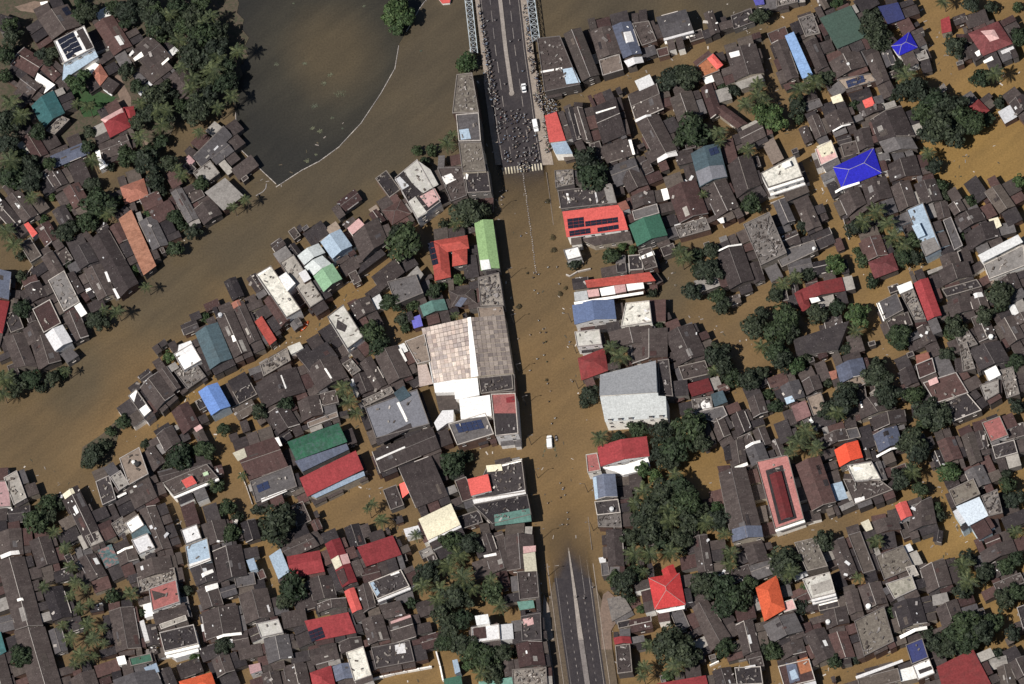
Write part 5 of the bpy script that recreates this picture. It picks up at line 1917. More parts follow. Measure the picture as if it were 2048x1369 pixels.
            for _ in range(int(wts * min(2.5, ar / 70))):
                u, v = rng.uniform(.07, .93), rng.uniform(.07, .93)
                p = A.lerp(B, u).lerp(D.lerp(C, u), v) - org
                b.box((p.x, p.y, hh), rng.uniform(.25, 1.6), rng.uniform(.2, .7), rng.uniform(.1, .7), rng.uniform(0, 3), rng.choice((0, 1, 1, 1, 1, 3, 3, 3, 2)))
            if b.f:
                o = b.obj('roof_clutter', [mat('cn'), MATS['dull_trim'], MATS['pale_trim'], mat('gb')], root)
                o['kind'] = 'stuff'
        # windows on the sides that face the camera
        wc = 0
        for i in range(len(wo)):
            p, q = wo[i], wo[(i + 1) % len(wo)]
            e = q - p; L_ = math.hypot(e.x, e.y)
            if L_ < 2.6:
                continue
            nrm = Vector((e.y, -e.x, 0)).normalized()
            if nrm.dot(CAMH) < 0.35 or m in ('cl', 'cb') or hh < 2.8:
                continue
            nw = max(1, int(L_ / (3.6 if hh >= 5 else 4.4)))
            for fl_ in range(3):
                z = hh - 1.35 - 3.0 * fl_
                if z < 0.45:
                    break
                for a in range(nw):
                    if rng.random() < .3 or wc > 24:
                        continue
                    c = p.lerp(q, (a + .5) / nw)
                    window(root, Vector((c.x, c.y, z)) - org + nrm * .02, math.atan2(e.y, e.x))
                    wc += 1
    # later additions: lean-to roofs and odd replacement sheets
    aged = m0 in ('br', 'dk', 'gy', 'gb', 'rb', 'sb')
    if k0 in 'GFHSR' and len(s0['o']) == 4 and not h.get('infill'):
        if h0 > 6:
            BASE = 3.6
        else:
            BASE = h0
        for side in rng.sample((0, 1, 2, 3), 4):
            P, Q = s0['o'][side].copy(), s0['o'][(side + 1) % 4].copy()
            P.z, Q.z = BASE, BASE
            e = (Q - P); nrm = Vector((e.y, -e.x, 0)).normalized()
            ln_ = e.length
            t = rng.uniform(0, .12)
            while t < .86:
                t1 = min(1.0, t + rng.uniform(2.6, 6.5) / ln_)
                if 1 - t1 < 1.6 / ln_:
                    t1 = 1.0
                for dpt in (rng.uniform(4.4, 6.0), 3.6, 2.6, 1.7, 1.0):
                    drop = -rng.uniform(.45, .8)
                    a, b_ = P.lerp(Q, t) + Vector((0, 0, drop)), P.lerp(Q, t1) + Vector((0, 0, drop))
                    sl = Vector((0, 0, -.10 * dpt))
                    q0 = [a + nrm * .35, a + nrm * dpt + sl, b_ + nrm * dpt + sl, b_ + nrm * .35]
                    if free(q0):
                        quad_ = [a - nrm * .2, q0[1], q0[2], b_ - nrm * .2]
                        if not ccw(quad_):
                            quad_ = quad_[::-1]
                        mark([pixel(v) for v in q0])
                        mm_ = rng.choice(['br', 'br', 'gb', 'dk', 'dk', 'rb', 'gy', 'br', 'br', 'rb', 'cn' if rng.random() < .5 else 'dk', 'wt' if rng.random() < .25 else 'br'])
                        b = MB(); slab(b, off(quad_), .1)
                        b.obj('lean_to', mat(mm_), root)
                        b = MB(); b.prism(off([p + Vector((0, 0, -.1)) for p in inset(quad_, .15)]), -1.2, cap=False)
                        b.obj('lean_to_wall', wallm, root)
                        break
                t = t1 + rng.uniform(0, .06)
    if k0 == 'G' and aged:
        A, B, C, D = s0['o']
        for side in range(4):
            if rng.random() < .22:
                P, Q = s0['o'][side], s0['o'][(side + 1) % 4]
                if s0['gab'] and side in (1, 3):
                    M2 = s0['ridge'][1] if side == 1 else s0['ridge'][0]
                    segs = [(P, M2), (M2, Q)][rng.randrange(2):][:rng.choice((1, 2))]
                else:
                    t0, t1 = sorted((rng.uniform(0, .5), rng.uniform(.5, 1)))
                    segs = [(P.lerp(Q, t0), P.lerp(Q, t1))]
                b = MB()
                for p_, q_ in segs:
                    b.tube(*off([p_ + Vector((0, 0, .06)), q_ + Vector((0, 0, .06))]), rng.uniform(.1, .2), n=5)
                b.obj('edge_trim', MATS[rng.choice(('pale_trim', 'dull_trim', 'dull_trim', 'pale_trim'))], root)
        b = MB()
        for _ in range(rng.choice((0, 0, 0, 1, 2, 3, 6))):
            u, v = rng.random(), rng.random()
            p = A.lerp(B, u).lerp(D.lerp(C, u), v)
            z = roof_z(s0, p.x, p.y)
            sz_ = rng.uniform(.15, .5) if rng.random() < .8 else rng.uniform(.5, 1.1)
            b.box((p.x - org.x, p.y - org.y, z - .1), sz_ * rng.uniform(1, 2.6), sz_, rng.uniform(.2, .45), rng.uniform(0, 3), rng.choice((0, 0, 1, 1, 2, 2)))
        if b.f:
            o = b.obj('roof_clutter', [mat('wt'), MATS['dull_trim'], MATS['pale_trim']], root)
            o['kind'] = 'stuff'
        for _ in range(rng.choice((0, 1, 1, 2, 3))):
            u, v = rng.uniform(.08, .8), rng.uniform(.08, .8)
            du, dv = rng.uniform(.06, .3), rng.uniform(.06, .22)
            f = lambda u, v: A.lerp(B, u).lerp(D.lerp(C, u), v)
            c = [f(u, v), f(min(1, u + du), v), f(min(1, u + du), min(1, v + dv)), f(u, min(1, v + dv))]
            polys = []
            for i, pl in enumerate(s0['planes']):
                q2 = s0['planes'][1 - i]
                cc = clip([(p.x, p.y) for p in c], lambda x, y: pz(q2, x, y) - pz(pl, x, y))
                if len(cc) >= 3:
                    polys.append([Vector((x, y, pz(pl, x, y) + .07)) for x, y in cc])
            b = MB()
            for q in polys:
                slab(b, off(q), .1)
            if b.f:
                b.obj('roof_sheet', mat(rng.choice(['gb', 'gb', 'dk', 'rb', 'gy', 'gy', 'cn', 'br', 'wt' if rng.random() < .4 else 'gy'])), root)
    return root


for h in houses:
    for k, m, hh, pts in h['parts']:
        if hh is not None:
            s = shape(k, pts, hh)
            mark([pixel(p) for p in s['o']])
mark([(843, 657), (834, 726), (842, 775), (872, 862), (985, 832), (1027, 747), (1009, 632), (940, 635)])
for k, x, y, R in trees:
    r_ = R / GSD * .62
    mark([(x + r_ * math.cos(a * .785), y + r_ * math.sin(a * .785)) for a in range(8)])
INF = random.Random(11)
cent = [(h['c'], h['parts'][0][3]) for h in houses if h['parts'][0][0] in 'GS']
cells = [(x, y) for x in range(6, 2048, 11) for y in range(6, 1369, 11)]
INF.shuffle(cells)
nshed = 0
NOT = [[(0, 0), (480, 0), (480, 330), (0, 330)], [(440, 0), (960, 0), (960, 250), (800, 300), (560, 380), (440, 300)], [(1880, 240), (2048, 220), (2048, 360), (1900, 390)], [(1085, 0), (1500, 0), (1330, 25), (1085, 70)],
       [(0, 790), (250, 640), (430, 470), (620, 330), (700, 330), (500, 500), (300, 700), (200, 900), (0, 960)]]


NB = {}
for c in cent:
    for ax in (-1, 0, 1):
        for ay in (-1, 0, 1):
            NB.setdefault((int(c[0][0] // 80) + ax, int(c[0][1] // 80) + ay), []).append(c)


def spawn(sizes, cap):
    global nshed
    for (x, y) in cells:
        if nshed >= cap:
            break
        if (int(x // 2), int(y // 2)) in OCC or near_lane(x, y) or any(inside(q, x, y) for q in NOT):
            continue
        near = min(NB.get((int(x // 80), int(y // 80)), cent), key=lambda c: (c[0][0] - x) ** 2 + (c[0][1] - y) ** 2)
        dd = math.dist(near[0], (x, y))
        if dd > 75:
            continue
        P_ = near[1]
        a = math.atan2(P_[1][1] - P_[0][1], P_[1][0] - P_[0][0]) + INF.choice((0, math.pi / 2))
        for L_, B_ in sizes:
            L2, B2 = L_ * INF.uniform(.85, 1.15), B_ * INF.uniform(.85, 1.15)
            u, v = (math.cos(a) * L2 / 2, math.sin(a) * L2 / 2), (-math.sin(a) * B2 / 2, math.cos(a) * B2 / 2)
            q = [(x - u[0] - v[0], y - u[1] - v[1]), (x + u[0] - v[0], y + u[1] - v[1]), (x + u[0] + v[0], y + u[1] + v[1])]
            hh = INF.uniform(2.5, 4.2)
            s = shape('S', q, hh)
            if free([p for p in s['o']]):
                mark([pixel(p) for p in s['o']])
                k = INF.choice('GGSSF') if L_ > 20 else INF.choice('SSSF')
                m = INF.choice(['br', 'br', 'dk', 'dk', 'rb', 'gb', 'br', 'gy', 'br', 'dk', 'tn' if INF.random() < .4 else 'br', 'cn' if INF.random() < .4 else 'rb'])
                c3 = q + [(q[0][0] + q[2][0] - q[1][0], q[0][1] + q[2][1] - q[1][1])]
                houses.append(dict(parts=[(k, m, hh, q)], label=None, lm=None, infill=True, c=(x, y), area=L2 * B2, asp=max(L2, B2) / min(L2, B2)))
                nshed += 1
                break


spawn([(44, 30), (36, 24)], 110)
spawn([(30, 20), (24, 16)], 190)
nbase = len(houses) - nshed
for i in range(nbase):
    build_house(i, houses[i])
spawn([(24, 17), (18, 13), (13, 9)], 296)
items = []
for h in houses[nbase:]:
    items.append([h['c'], ('small ' if h['area'] < 420 else '') + WORD[h['parts'][0][1]] + ' ' + {'G': 'gabled', 'S': 'sheet-roofed', 'F': 'flat-roofed'}[h['parts'][0][0]] + ' outbuilding', (lambda s, h=h: h.__setitem__('label', s))])
auto_labels(items)
for i in range(nbase, len(houses)):
    build_house(i, houses[i])

# ------------------------------------------------------------------ the big patchwork warehouse


def warehouse():
    z0, z1 = 6.0, 8.2
    P1, P2, P3 = ground(843, 657, z0), ground(940, 635, z1), ground(1009, 632, z0 - .6)
    P4, P5, P6 = ground(1027, 747, z0 - .6), ground(954, 753, z1), ground(866, 767, z0)
    org = ground(940, 700, 0)
    root = thing('warehouse', org, 'big warehouse with patchwork roof of pinkish white and grey sheets beside the road', 'warehouse')
    b = MB()
    ring = [P6, P5, P4, P3, P2, P1]
    b.prism([p - org + Vector((0, 0, -.15)) for p in ring], -1.2, cap=True)
    b.obj('wall', MATS['cream_wall'], root)
    a = [weathered('old_white_sheet', (0.50, 0.43, 0.385), dirt=.5, stain=(0.30, .22, .19)), weathered('old_pink_sheet', (0.45, 0.375, 0.335), dirt=.5, stain=(.26, .17, .14)),
         weathered('old_cream_sheet', (0.56, 0.49, 0.44), dirt=.4, stain=(.33, .25, .21))]
    g = [weathered('old_grey_sheet', (0.245, 0.208, 0.186), dirt=.3, stain=(.15, .13, .12)), weathered('old_dun_sheet', (0.225, 0.19, 0.17), dirt=.3, stain=(.14, .12, .11)),
         weathered('old_ash_sheet', (0.265, 0.228, 0.205), dirt=.3, stain=(.18, .16, .15))]

    def field(A, B, C, D, nu, nv, mats, ridge_u1):
        for i in range(nu):
            for j in range(nv):
                u0, u1, v0, v1 = (i + .03) / nu, (i + .97) / nu, (j + .05) / nv, (j + .96) / nv
                q = [A.lerp(B, u).lerp(D.lerp(C, u), v) for u, v in ((u0, v0), (u1, v0), (u1, v1), (u0, v1))]
                lift = Vector((0, 0, rnd.uniform(0, .07)))
                q = [p - org + lift for p in q]
                if not ccw(q):
                    q = q[::-1]
                b = MB(); slab(b, q, .1)
                b.obj('roof_sheet', rnd.choice(mats), root)
    field(P6, P5, P2, P1, 12, 13, [a[0], a[0], a[0], a[2], a[1]], True)
    field(P5, P4, P3, P2, 8, 13, g, False)
    up = Vector((0, 0, .16))
    w = (P4 - P5).normalized()
    b = MB(); slab(b, [p - org + up for p in (P5 - w * 2.2 - Vector((0, 0, .55)), P5 + w * .5, P2 + w * .3, P2 - w * .9 - Vector((0, 0, .25)))], .15)
    b.obj('ridge_sheet', mat('wh'), root)
    b = MB(); slab(b, [ground(x, y, z0 - 1) - org for x, y in ((834, 726), (852, 724), (866, 768), (839, 774))], .15); b.obj('lean_to', a[1], root)
    b = MB(); b.tube(ground(859, 725, 6.2) - org, ground(866.5, 766, 6.2) - org, .22, n=5); b.obj('gutter', mat('wt'), root)
    # bright white stepped roofs in front
    org = ground(930, 800, 0)
    root = thing('white_roofed_store', org, 'bright white stepped flat roofs in front of the patchwork warehouse, brightest in the picture', 'building')
    for poly, z, nm in (([(867, 767), (870, 786), (909, 785), (910, 798), (919, 799), (959, 790), (954.5, 752)], 7.0, 'upper_roof'),
                        ([(918, 799), (922, 839), (983, 831.5), (979.5, 790)], 6.6, 'lower_roof'),
                        ([(884.5, 821.5), (907, 820), (907, 844), (894.5, 847), (874.5, 862), (868, 846)], 5.0, 'annex_roof')):
        q = [ground(x, y, z) - org for x, y in poly]
        if not ccw(q):
            q = q[::-1]
        b = MB(); slab(b, q, .25); b.obj(nm, mat('wh'), root)
        b = MB(); b.prism([p + Vector((0, 0, -.1)) for p in inset(q, .15)], -1.2, cap=False); b.obj('wall', MATS['white_wall'], root)
    org = ground(890, 805, 0)
    root = thing('flat_roofed_building', org, 'low dark flat roof sunk between the bright white stepped roofs', 'building')
    q = [ground(x, y, 4.2) - org for x, y in ((870, 787), (878, 822), (918, 818), (909, 786))]
    if not ccw(q):
        q = q[::-1]
    b = MB(); slab(b, q, .2); b.obj('roof', mat('gb'), root)
    b = MB(); b.prism(inset(q, .15), -1.2, cap=False); b.obj('wall', MATS['grey_wall'], root)


warehouse()


def wall_line(pts, label, mname, hgt=1.2, th=.3, seg=None):
    org = ground(*pts[0], 0)
    root = thing('boundary_wall', org, label, 'wall')
    for p, q in zip(pts, pts[1:]):
        a, c = ground(*p, hgt) - org, ground(*q, hgt) - org
        n = max(1, int((c - a).length / seg)) if seg else 1
        for i in range(n):
            s, e = a.lerp(c, i / n), a.lerp(c, (i + .96) / n)
            d = Vector((-(e - s).y, (e - s).x, 0)).normalized() * th / 2
            b = MB(); b.prism([s - d, e - d, e + d, s + d], -1.2 - hgt * 0)
            b.obj('wall_panel', MATS[mname], root)


wall_line([(709, 1366), (745, 1358), (790, 1346), (864, 1333)], 'white balustrade wall along the yellow flood pool at the bottom', 'white_wall', 1.5, .5, 3.6)
wall_line([(872, 1303), (880, 1332), (886, 1362)], 'upright white wall at the right end of the balustrade pool', 'white_wall', 1.6, .5)
wall_line([(1419, 1331), (1438, 1322)], 'short white wall beside the flooded lane below round trees, bottom right-centre', 'white_wall', 1.4, .4)
wall_line([(1477, 1322), (1524, 1311)], 'long pale yard wall beside the flooded lane, bottom right-centre', 'pale_trim', 1.4, .3)
wall_line([(1758, 1310), (1792, 1299)], 'broken white wall line above the cream-walled lane, bottom right', 'pale_trim', 1.3, .3)
wall_line([(700, 920), (712, 916), (672, 986)], 'white rail wall below the long red roof in yellow flood water', 'white_wall', 1.2, .3) if False else None
wall_line([(1132, 549), (1140, 552), (1155, 543), (1182, 537)], 'pale broken wall standing in flood right of the road', 'pale_trim', 1.0, .4)
wall_line([(1541, 407), (1620, 375)], 'pale quay wall below the white building with ornate front', 'pale_trim', 1.0, .4)
wall_line([(58, 560), (66, 532), (56, 545), (42, 580)], 'thin pale fence wall among left houses near the long grey-brown warehouse', 'pale_trim', 1.0, .2)
wall_line([(1668, 380), (1675, 402), (1690, 450), (1698, 480)], 'pale garden wall along the flooded lane left of the palm cluster', 'pale_trim', 1.0, .25)
wall_line([(480, 945), (492, 972), (505, 1010)], 'pale lane wall beside the flooded lane left of the mottled green hall', 'pale_trim', 1.0, .25)
wall_line([(1155, 640), (1158, 690)], 'low pale kerb wall before the steel-blue roof house', 'pale_trim', .8, .3)
wall_line([(655, 590), (700, 562)], 'low dark wall along the lane below pale green roof', 'dull_trim', .8, .3)
wall_line([(700, 565), (738, 548)], 'low dark wall along the lane below the wide brown house', 'dull_trim', .8, .3)
wall_line([(120, 95), (130, 165), (137, 175), (141, 205)], 'thin pale garden wall left of the bright lawn, top left', 'pale_trim', 1.0, .25)
wall_line([(75, 45), (98, 78), (106, 84)], 'thin pale garden wall beside the big brown gabled house, top left', 'pale_trim', 1.0, .25)

# ------------------------------------------------------------------ trees


def crown_mesh(seed, mname, nleaf=1150, size=0.155):
    r = random.Random(seed)
    b = MB()
    lobes = [(Vector((0, 0, .05)), .62)]
    for k in range(9):
        a = 2 * math.pi * (k + r.uniform(-.35, .35)) / 9
        d = r.uniform(.40, .86)
        lobes.append((Vector((math.cos(a) * d, math.sin(a) * d, r.uniform(-.22, .3))), r.uniform(.27, .42)))
    for k in range(4):
        a = r.uniform(0, 6.28)
        d = r.uniform(.08, .34)
        lobes.append((Vector((math.cos(a) * d, math.sin(a) * d, r.uniform(.35, .6))), r.uniform(.24, .36)))
    tot = sum(q * q for _, q in lobes)
    for c, q in lobes:
        for _ in range(int(nleaf * q * q / tot)):
            z = r.uniform(-.55, 1)
            a = r.uniform(0, 6.283)
            s = math.sqrt(max(0, 1 - z * z))
            n = Vector((s * math.cos(a), s * math.sin(a), z))
            p = c + n * q * r.uniform(.72, 1.08)
            n = (n + Vector((r.uniform(-1, 1), r.uniform(-1, 1), r.uniform(-.6, 1))) * .75).normalized()
            t = n.orthogonal().normalized()
            t = Matrix.Rotation(r.uniform(0, 6.28), 3, n) @ t
            w = n.cross(t)
            l, h_ = size * r.uniform(.55, 1.25), size * r.uniform(.3, .7)
            b.face([p - t * l, p + w * h_ - t * l * .1, p + t * l, p - w * h_ + t * l * .1], 0)
    return b.mesh('crown', [MATS[mname]])


def trunk_mesh(seed):
    r = random.Random(seed)
    b = MB()
    b.tube((0, 0, -1.3), (r.uniform(-.1, .1), 0, .0), .09, .07, 7)
    for k in range(4):
        a = 1.57 * k + r.uniform(-.4, .4)
        b.tube((0, 0, -.05), (math.cos(a) * .5, math.sin(a) * .5, r.uniform(.1, .4)), .05, .02, 5)
    return b.mesh('trunk', [MATS['bark']])


CROWNS = {'b': [crown_mesh(10 + k, 'leaf_dark' if k % 3 else 'leaf_mid') for k in range(8)], 'g': [crown_mesh(40 + k, 'leaf_green', 1000) for k in range(3)],
          's': [crown_mesh(60 + k, 'leaf_mid' if k % 2 else 'leaf_dark', 620, .2) for k in range(4)]}
TRUNKS = [trunk_mesh(k) for k in range(3)]


def frond_mesh(seed):
    r = random.Random(seed)
    b = MB()
    n = 13
    pts = []
    for i in range(n + 1):
        t = i / n
        pts.append(Vector((t * (1 - .12 * t), 0, .30 * t - .62 * t * t)))
    for i in range(n):
        b.tube(pts[i], pts[i + 1], .014 * (1.2 - i / n), .014 * (1.15 - (i + 1) / n), 4)
        if i < 1:
            continue
        t = i / n
        L_ = .20 * math.sin(math.pi * min(1, .2 + t * .82)) + .02
        for s in (-1, 1):
            d = Vector((.55, s, -.35 + r.uniform(-.15, .1))).normalized() * L_ * r.uniform(.8, 1.1)
            p = pts[i] + Vector((0, 0, .005))
            w = Vector((.036, 0, .006))
            b.face([p - w, p + w, p + d + w * .35, p + d - w * .35], 0)
    return b.mesh('frond', [MATS['leaf_palm']])


FRONDS = [frond_mesh(k) for k in range(3)]
_b = MB()
for _i in range(6):
    _b.tube((_i * .02, 0, -1 + _i / 6 * 1.0), ((_i + 1) * .02, 0, -1 + (_i + 1) / 6 * 1.0), .03 - _i * .002, .028 - _i * .002, 6)
PTRUNK = _b.mesh('trunk', [MATS['bark']])


def link(name, data, parent, loc=(0, 0, 0), rot=(0, 0, 0), sc=(1, 1, 1)):
    o = bpy.data.objects.new(name, data)
    COL.objects.link(o)
    o.parent = parent
    o.location = loc; o.rotation_euler = rot; o.scale = sc
    return o


titems = []
big = sorted([t for t in trees if t[0] == 'b' and t[3] >= 64 / 4 * GSD], key=lambda t: -t[3])
for ti, (k, x, y, R) in enumerate(trees):
    r = random.Random(ti * 17 + 3)
    if k == 'b' and 66 / 4 * GSD < R < 112 / 4 * GSD and r.random() < .2:
        k, R = 'p', R * 1.05
    shrub = (k == 'b' and R < 64 / 4 * GSD) or (k == 'g' and R < 48 / 4 * GSD)
    if k == 'p':
        hz = 5.5 + R * .55 + r.uniform(-.8, 1.2)
        base = ground(x, y, hz)
        nm, cat, desc = 'palm_tree', 'palm tree', ('tall spiky palm tree' if R > 3.9 else ('spiky palm tree' if R > 3 else 'small spiky palm'))
    else:
        hz = (1.6 + R * .95) if not shrub else (0.9 + R * .6)
        base = ground(x, y, hz)
        nm = 'shrub' if shrub else 'broadleaf_tree'
        cat = 'shrub' if shrub else 'tree'
        if k == 'g':
            desc = ('small bright green bush' if shrub else 'bright green tree')
        else:
            desc = ('small dark bush' if R < 50 / 4 * GSD else 'dark bushy shrub') if shrub else ('broad dark leafy tree' if R > 110 / 4 * GSD else ('round dark leafy tree' if R > 82 / 4 * GSD else 'small dark leafy tree'))
    if x < 490 and y < 330:
        hz += 2.2
        base = ground(x, y, hz)
    base.z = 0
    root = thing(nm, base, '', cat)
    titems.append([(x, y), desc, (lambda s, o=root: o.__setitem__('label', s))])
    if k == 'p':
        tl_ = Vector((r.uniform(-.8, .8), r.uniform(-.8, .8), 0))
        tp = link('trunk', PTRUNK, root, (0, 0, 0))
        tp.location = (0, 0, hz); tp.scale = (6, 6, hz + 1.2)
        n = 12 if R > 3 else 10
        for i in range(n):
            a = 2 * math.pi * i / n + r.uniform(-.2, .2)
            s = R * r.uniform(.95, 1.18)
            link('frond', FRONDS[i % 3], root, (0, 0, hz), (0, r.uniform(-.42, .28), a), (s, s, s))
    else:
        cs = CROWNS['s'] if shrub and k == 'b' else CROWNS['g' if k == 'g' else 'b']
        c = cs[r.randrange(len(cs))]
        e = (R * r.uniform(.86, 1.16), R * r.uniform(.86, 1.16), R * r.uniform(.8, 1.05))
        link('crown', c, root, (0, 0, hz), (r.uniform(-.12, .12), r.uniform(-.12, .12), r.uniform(0, 6.28)), e)
        link('trunk', TRUNKS[ti % 3], root, (0, 0, hz), (0, 0, r.uniform(0, 6)), (R * .6, R * .6, (hz + 1) / 1.3))
# drowned saplings along the road and weeds on the lake
sm = crown_mesh(99, 'leaf_drab', 260, .26)
for x, y, R in saplings + [(1037, 615, 1.0), (1055, 548, .5), (1131, 578, .8), (1093, 762, .6)]:
    root = thing('sapling', ground(x, y, 0), '', 'sapling', None)
    titems.append([(x, y), 'drowned brown sapling in the road flood', (lambda s, o=root: o.__setitem__('label', s))])
    link('crown', sm, root, (0, 0, .55), (0, 0, rnd.uniform(0, 6)), (R * .95, R * .95, R * .6))
    link('stem', TRUNKS[0], root, (0, 0, .4), (0, 0, 0), (.5, .5, .9))
auto_labels(titems)
for wi, (x, y, R) in enumerate(weeds):
    b = MB()
    r = random.Random(wi)
    for _ in range(int(14 + R * 22)):
        a, d = r.uniform(0, 6.28), R * math.sqrt(r.random()) * r.uniform(.4, 1.1)
        p = Vector((math.cos(a) * d, math.sin(a) * d * .7, 0))
        t = r.uniform(0, 3.14)
        s1, s2 = r.uniform(.12, .4), r.uniform(.06, .16)
        u, v = Vector((math.cos(t), math.sin(t), r.uniform(-.1, .2))), Vector((-math.sin(t), math.cos(t), 0))
        q = [p - u * s1, p + v * s2, p + u * s1, p - v * s2]
        b.face([w + Vector((0, 0, .08)) for w in q])
    o = b.obj('floating_weed', MATS['weed'])
    o.location = ground(x, y, .03)
    o['label'] = 'pale scrap of floating weed on the dark lake or river surface'
    o['category'] = 'weed'
    o['group'] = 'scraps of weed floating on the lake'

# ------------------------------------------------------------------ vehicles


def car(px, py, ang, L_, Wd, H, label, kind='car', z=None):
    zz = z if z is not None else 0.0
    root = thing('parked_car' if kind == 'car' else 'van', ground(px, py, zz), label, kind, None, ang)
    hl = L_ / 2

    def loft(sections, name, material):
        b = MB()
        rings = []
        for (x, w, z0, z1) in sections:
            c = min(.12, (z1 - z0) * .3)
            rings.append([Vector((x, -w / 2, z0)), Vector((x, w / 2, z0)), Vector((x, w / 2, z1 - c)), Vector((x, w / 2 - c, z1)), Vector((x, -w / 2 + c, z1)), Vector((x, -w / 2, z1 - c))])
        for A, B in zip(rings, rings[1:]):
            for i in range(6):
                j = (i + 1) % 6
                b.face([A[i], A[j], B[j], B[i]][::-1])
        b.face(rings[0]); b.face(rings[-1][::-1])
        return b.obj(name, material, root)
    if kind == 'car':
        loft([(-hl, Wd * .9, .35, .85), (-hl + .25, Wd, .25, .95), (-.2 * hl, Wd, .25, 1.0), (.45 * hl, Wd, .25, .98), (hl - .2, Wd * .97, .25, .85), (hl, Wd * .86, .35, .72)], 'body', MATS['car_white'])
        loft([(-hl + .35, Wd * .80, .95, 1.0), (-hl + .8, Wd * .86, .95, H - .04), (.12 * hl, Wd * .86, .95, H - .04), (.52 * hl, Wd * .80, .95, 1.0)], 'glasshouse', MATS['window_glass'])
        loft([(-hl + .78, Wd * .80, H - .08, H), (.10 * hl, Wd * .80, H - .08, H)], 'roof', MATS['car_white'])
        b = MB()
        front = hl
    else:
        loft([(-hl, Wd * .97, .3, H - .05), (-hl + .2, Wd, .25, H), (.30 * hl, Wd, .25, H), (.42 * hl, Wd, .25, H - .25)], 'body', MATS['car_white'])
        loft([(.42 * hl, Wd, .25, 1.25), (hl - .3, Wd * .97, .25, 1.15), (hl, Wd * .85, .35, .95)], 'bonnet', MATS['car_white'])
        loft([(.40 * hl, Wd * .9, 1.1, H - .15), (.62 * hl, Wd * .84, 1.1, 1.22)], 'windscreen', MATS['window_glass'])
        loft([(.50 * hl, Wd * .88, 1.0, H - .18), (.58 * hl, Wd * .88, 1.0, H - .2)], 'cab_roof', MATS['car_white'])
    for sx in (-.62, .62):
        for sy in (-1, 1):
            w = MB(); w.tube((hl * sx, sy * Wd * .5 - sy * .2, .3), (hl * sx, sy * Wd * .5, .3), .31, n=12)
            wo = w.obj('wheel', MATS['tyre'], root)
            w = MB(); w.tube((hl * sx, sy * Wd * .5, .3), (hl * sx, sy * (Wd * .5 + .02), .3), .17, n=10)
            w.obj('rim', MATS['pale_steel'], wo)
    for sy in (-1, 1):
        b = MB(); b.box((hl - .1, sy * Wd * .33, .6), .18, .32, .16); b.obj('headlight', MATS['head_lamp'], root)
        b = MB(); b.box((-hl + .05, sy * Wd * .38, .6), .12, .2, .25); b.obj('tail_lamp', MATS['tail_lamp'], root)
        b = MB(); b.box((hl * .4, sy * (Wd * .5 + .1), .95), .12, .2, .14); b.obj('mirror', MATS['car_white'], root)
    return root


def heading(dx, dy):
    g = ground(1000 + dx, 700 + dy) - ground(1000, 700)
    return math.atan2(g.y, g.x)


_rz = rd(181)[2]
car(1048.5, 178, heading(-.12, -1), 3.7, 1.7, 1.5, 'small white car on the dry road just above the crowd', 'car', _rz)
car(1072, 254, heading(.18, 1), 4.6, 1.75, 1.95, 'white van standing in the crowd beside the bright red roof', 'van', rd(254)[2])
car(1100, 886, heading(-.05, -1), 5.0, 1.9, 2.0, 'white van driving through deep brown flood water on the road', 'van', -.45)
car(218.5, 184.5, heading(.8, .58), 4.3, 1.75, 1.5, 'white car parked on the path above the dark red hipped roof', 'car', .3)
# foam the van pushes through the water
b = MB()
r = random.Random(3)
for _ in range(60):
    t = r.random()
    side = r.choice((-1, 1))
    p = ground(1100 + side * (6 + 7 * t + r.uniform(-2, 2)), 880 + 34 * t, .03)
    a = r.uniform(0, 3.14)
    u, v = Vector((math.cos(a), math.sin(a), 0)) * r.uniform(.15, .5), Vector((-math.sin(a), math.cos(a), 0)) * r.uniform(.08, .2)
    b.face([p - u, p + v, p + u, p - v])
o = b.obj('wake_foam', MATS['weed']); o['kind'] = 'stuff'; o['label'] = 'faint wake foam trailing the white van on the flooded road'; o['category'] = 'foam'


def boat(px, py, ang, L_, Wd, label, hull):
    root = thing('rowing_boat', ground(px, py, 0), label, 'boat', None, ang)
    n = 9
    b = MB(); g = MB()
    outer, inner = [], []
    for i in range(n):
        t = -1 + 2 * i / (n - 1)
        w = Wd / 2 * (1 - abs(t) ** 2.6) + .05
        x = t * L_ / 2
        outer.append((x, w, .45 + .16 * t * t)); inner.append((x * .94, max(.02, w - .1), .12))
    for s in (-1, 1):
        for i in range(n - 1):
            a, c = outer[i], outer[i + 1]
            p, q = inner[i], inner[i + 1]
            f = [Vector((a[0], s * a[1], a[2])), Vector((c[0], s * c[1], c[2])), Vector((c[0] * .9, s * c[1] * .6, -.2)), Vector((a[0] * .9, s * a[1] * .6, -.2))]
            b.face(f if s > 0 else f[::-1])
            f = [Vector((a[0], s * a[1], a[2])), Vector((c[0], s * c[1], c[2])), Vector((q[0], s * q[1], q[2])), Vector((p[0], s * p[1], p[2]))]
            b.face(f[::-1] if s > 0 else f)
    for i in range(n - 1):
        p, q = inner[i], inner[i + 1]
        b.face([Vector((p[0], -p[1], p[2])), Vector((q[0], -q[1], q[2])), Vector((q[0], q[1], q[2])), Vector((p[0], p[1], p[2]))])
    b.obj('hull', MATS[hull], root)
    for x in (-.25, .2):
        s = MB(); s.box((x * L_, 0, .34), .28, Wd * .86, .06); s.obj('seat', MATS['pale_trim'], root)
    return root


boat(609, 654, heading(.75, -1), 5.2, 1.5, 'orange rowing boat moored in the flooded lane below the red strip roof', 'orange_hull')
boat(1112.5, 878, heading(-.2, -1), 2.6, .9, 'small dark boat floating beside the white van on the flooded road', 'dark_metal')

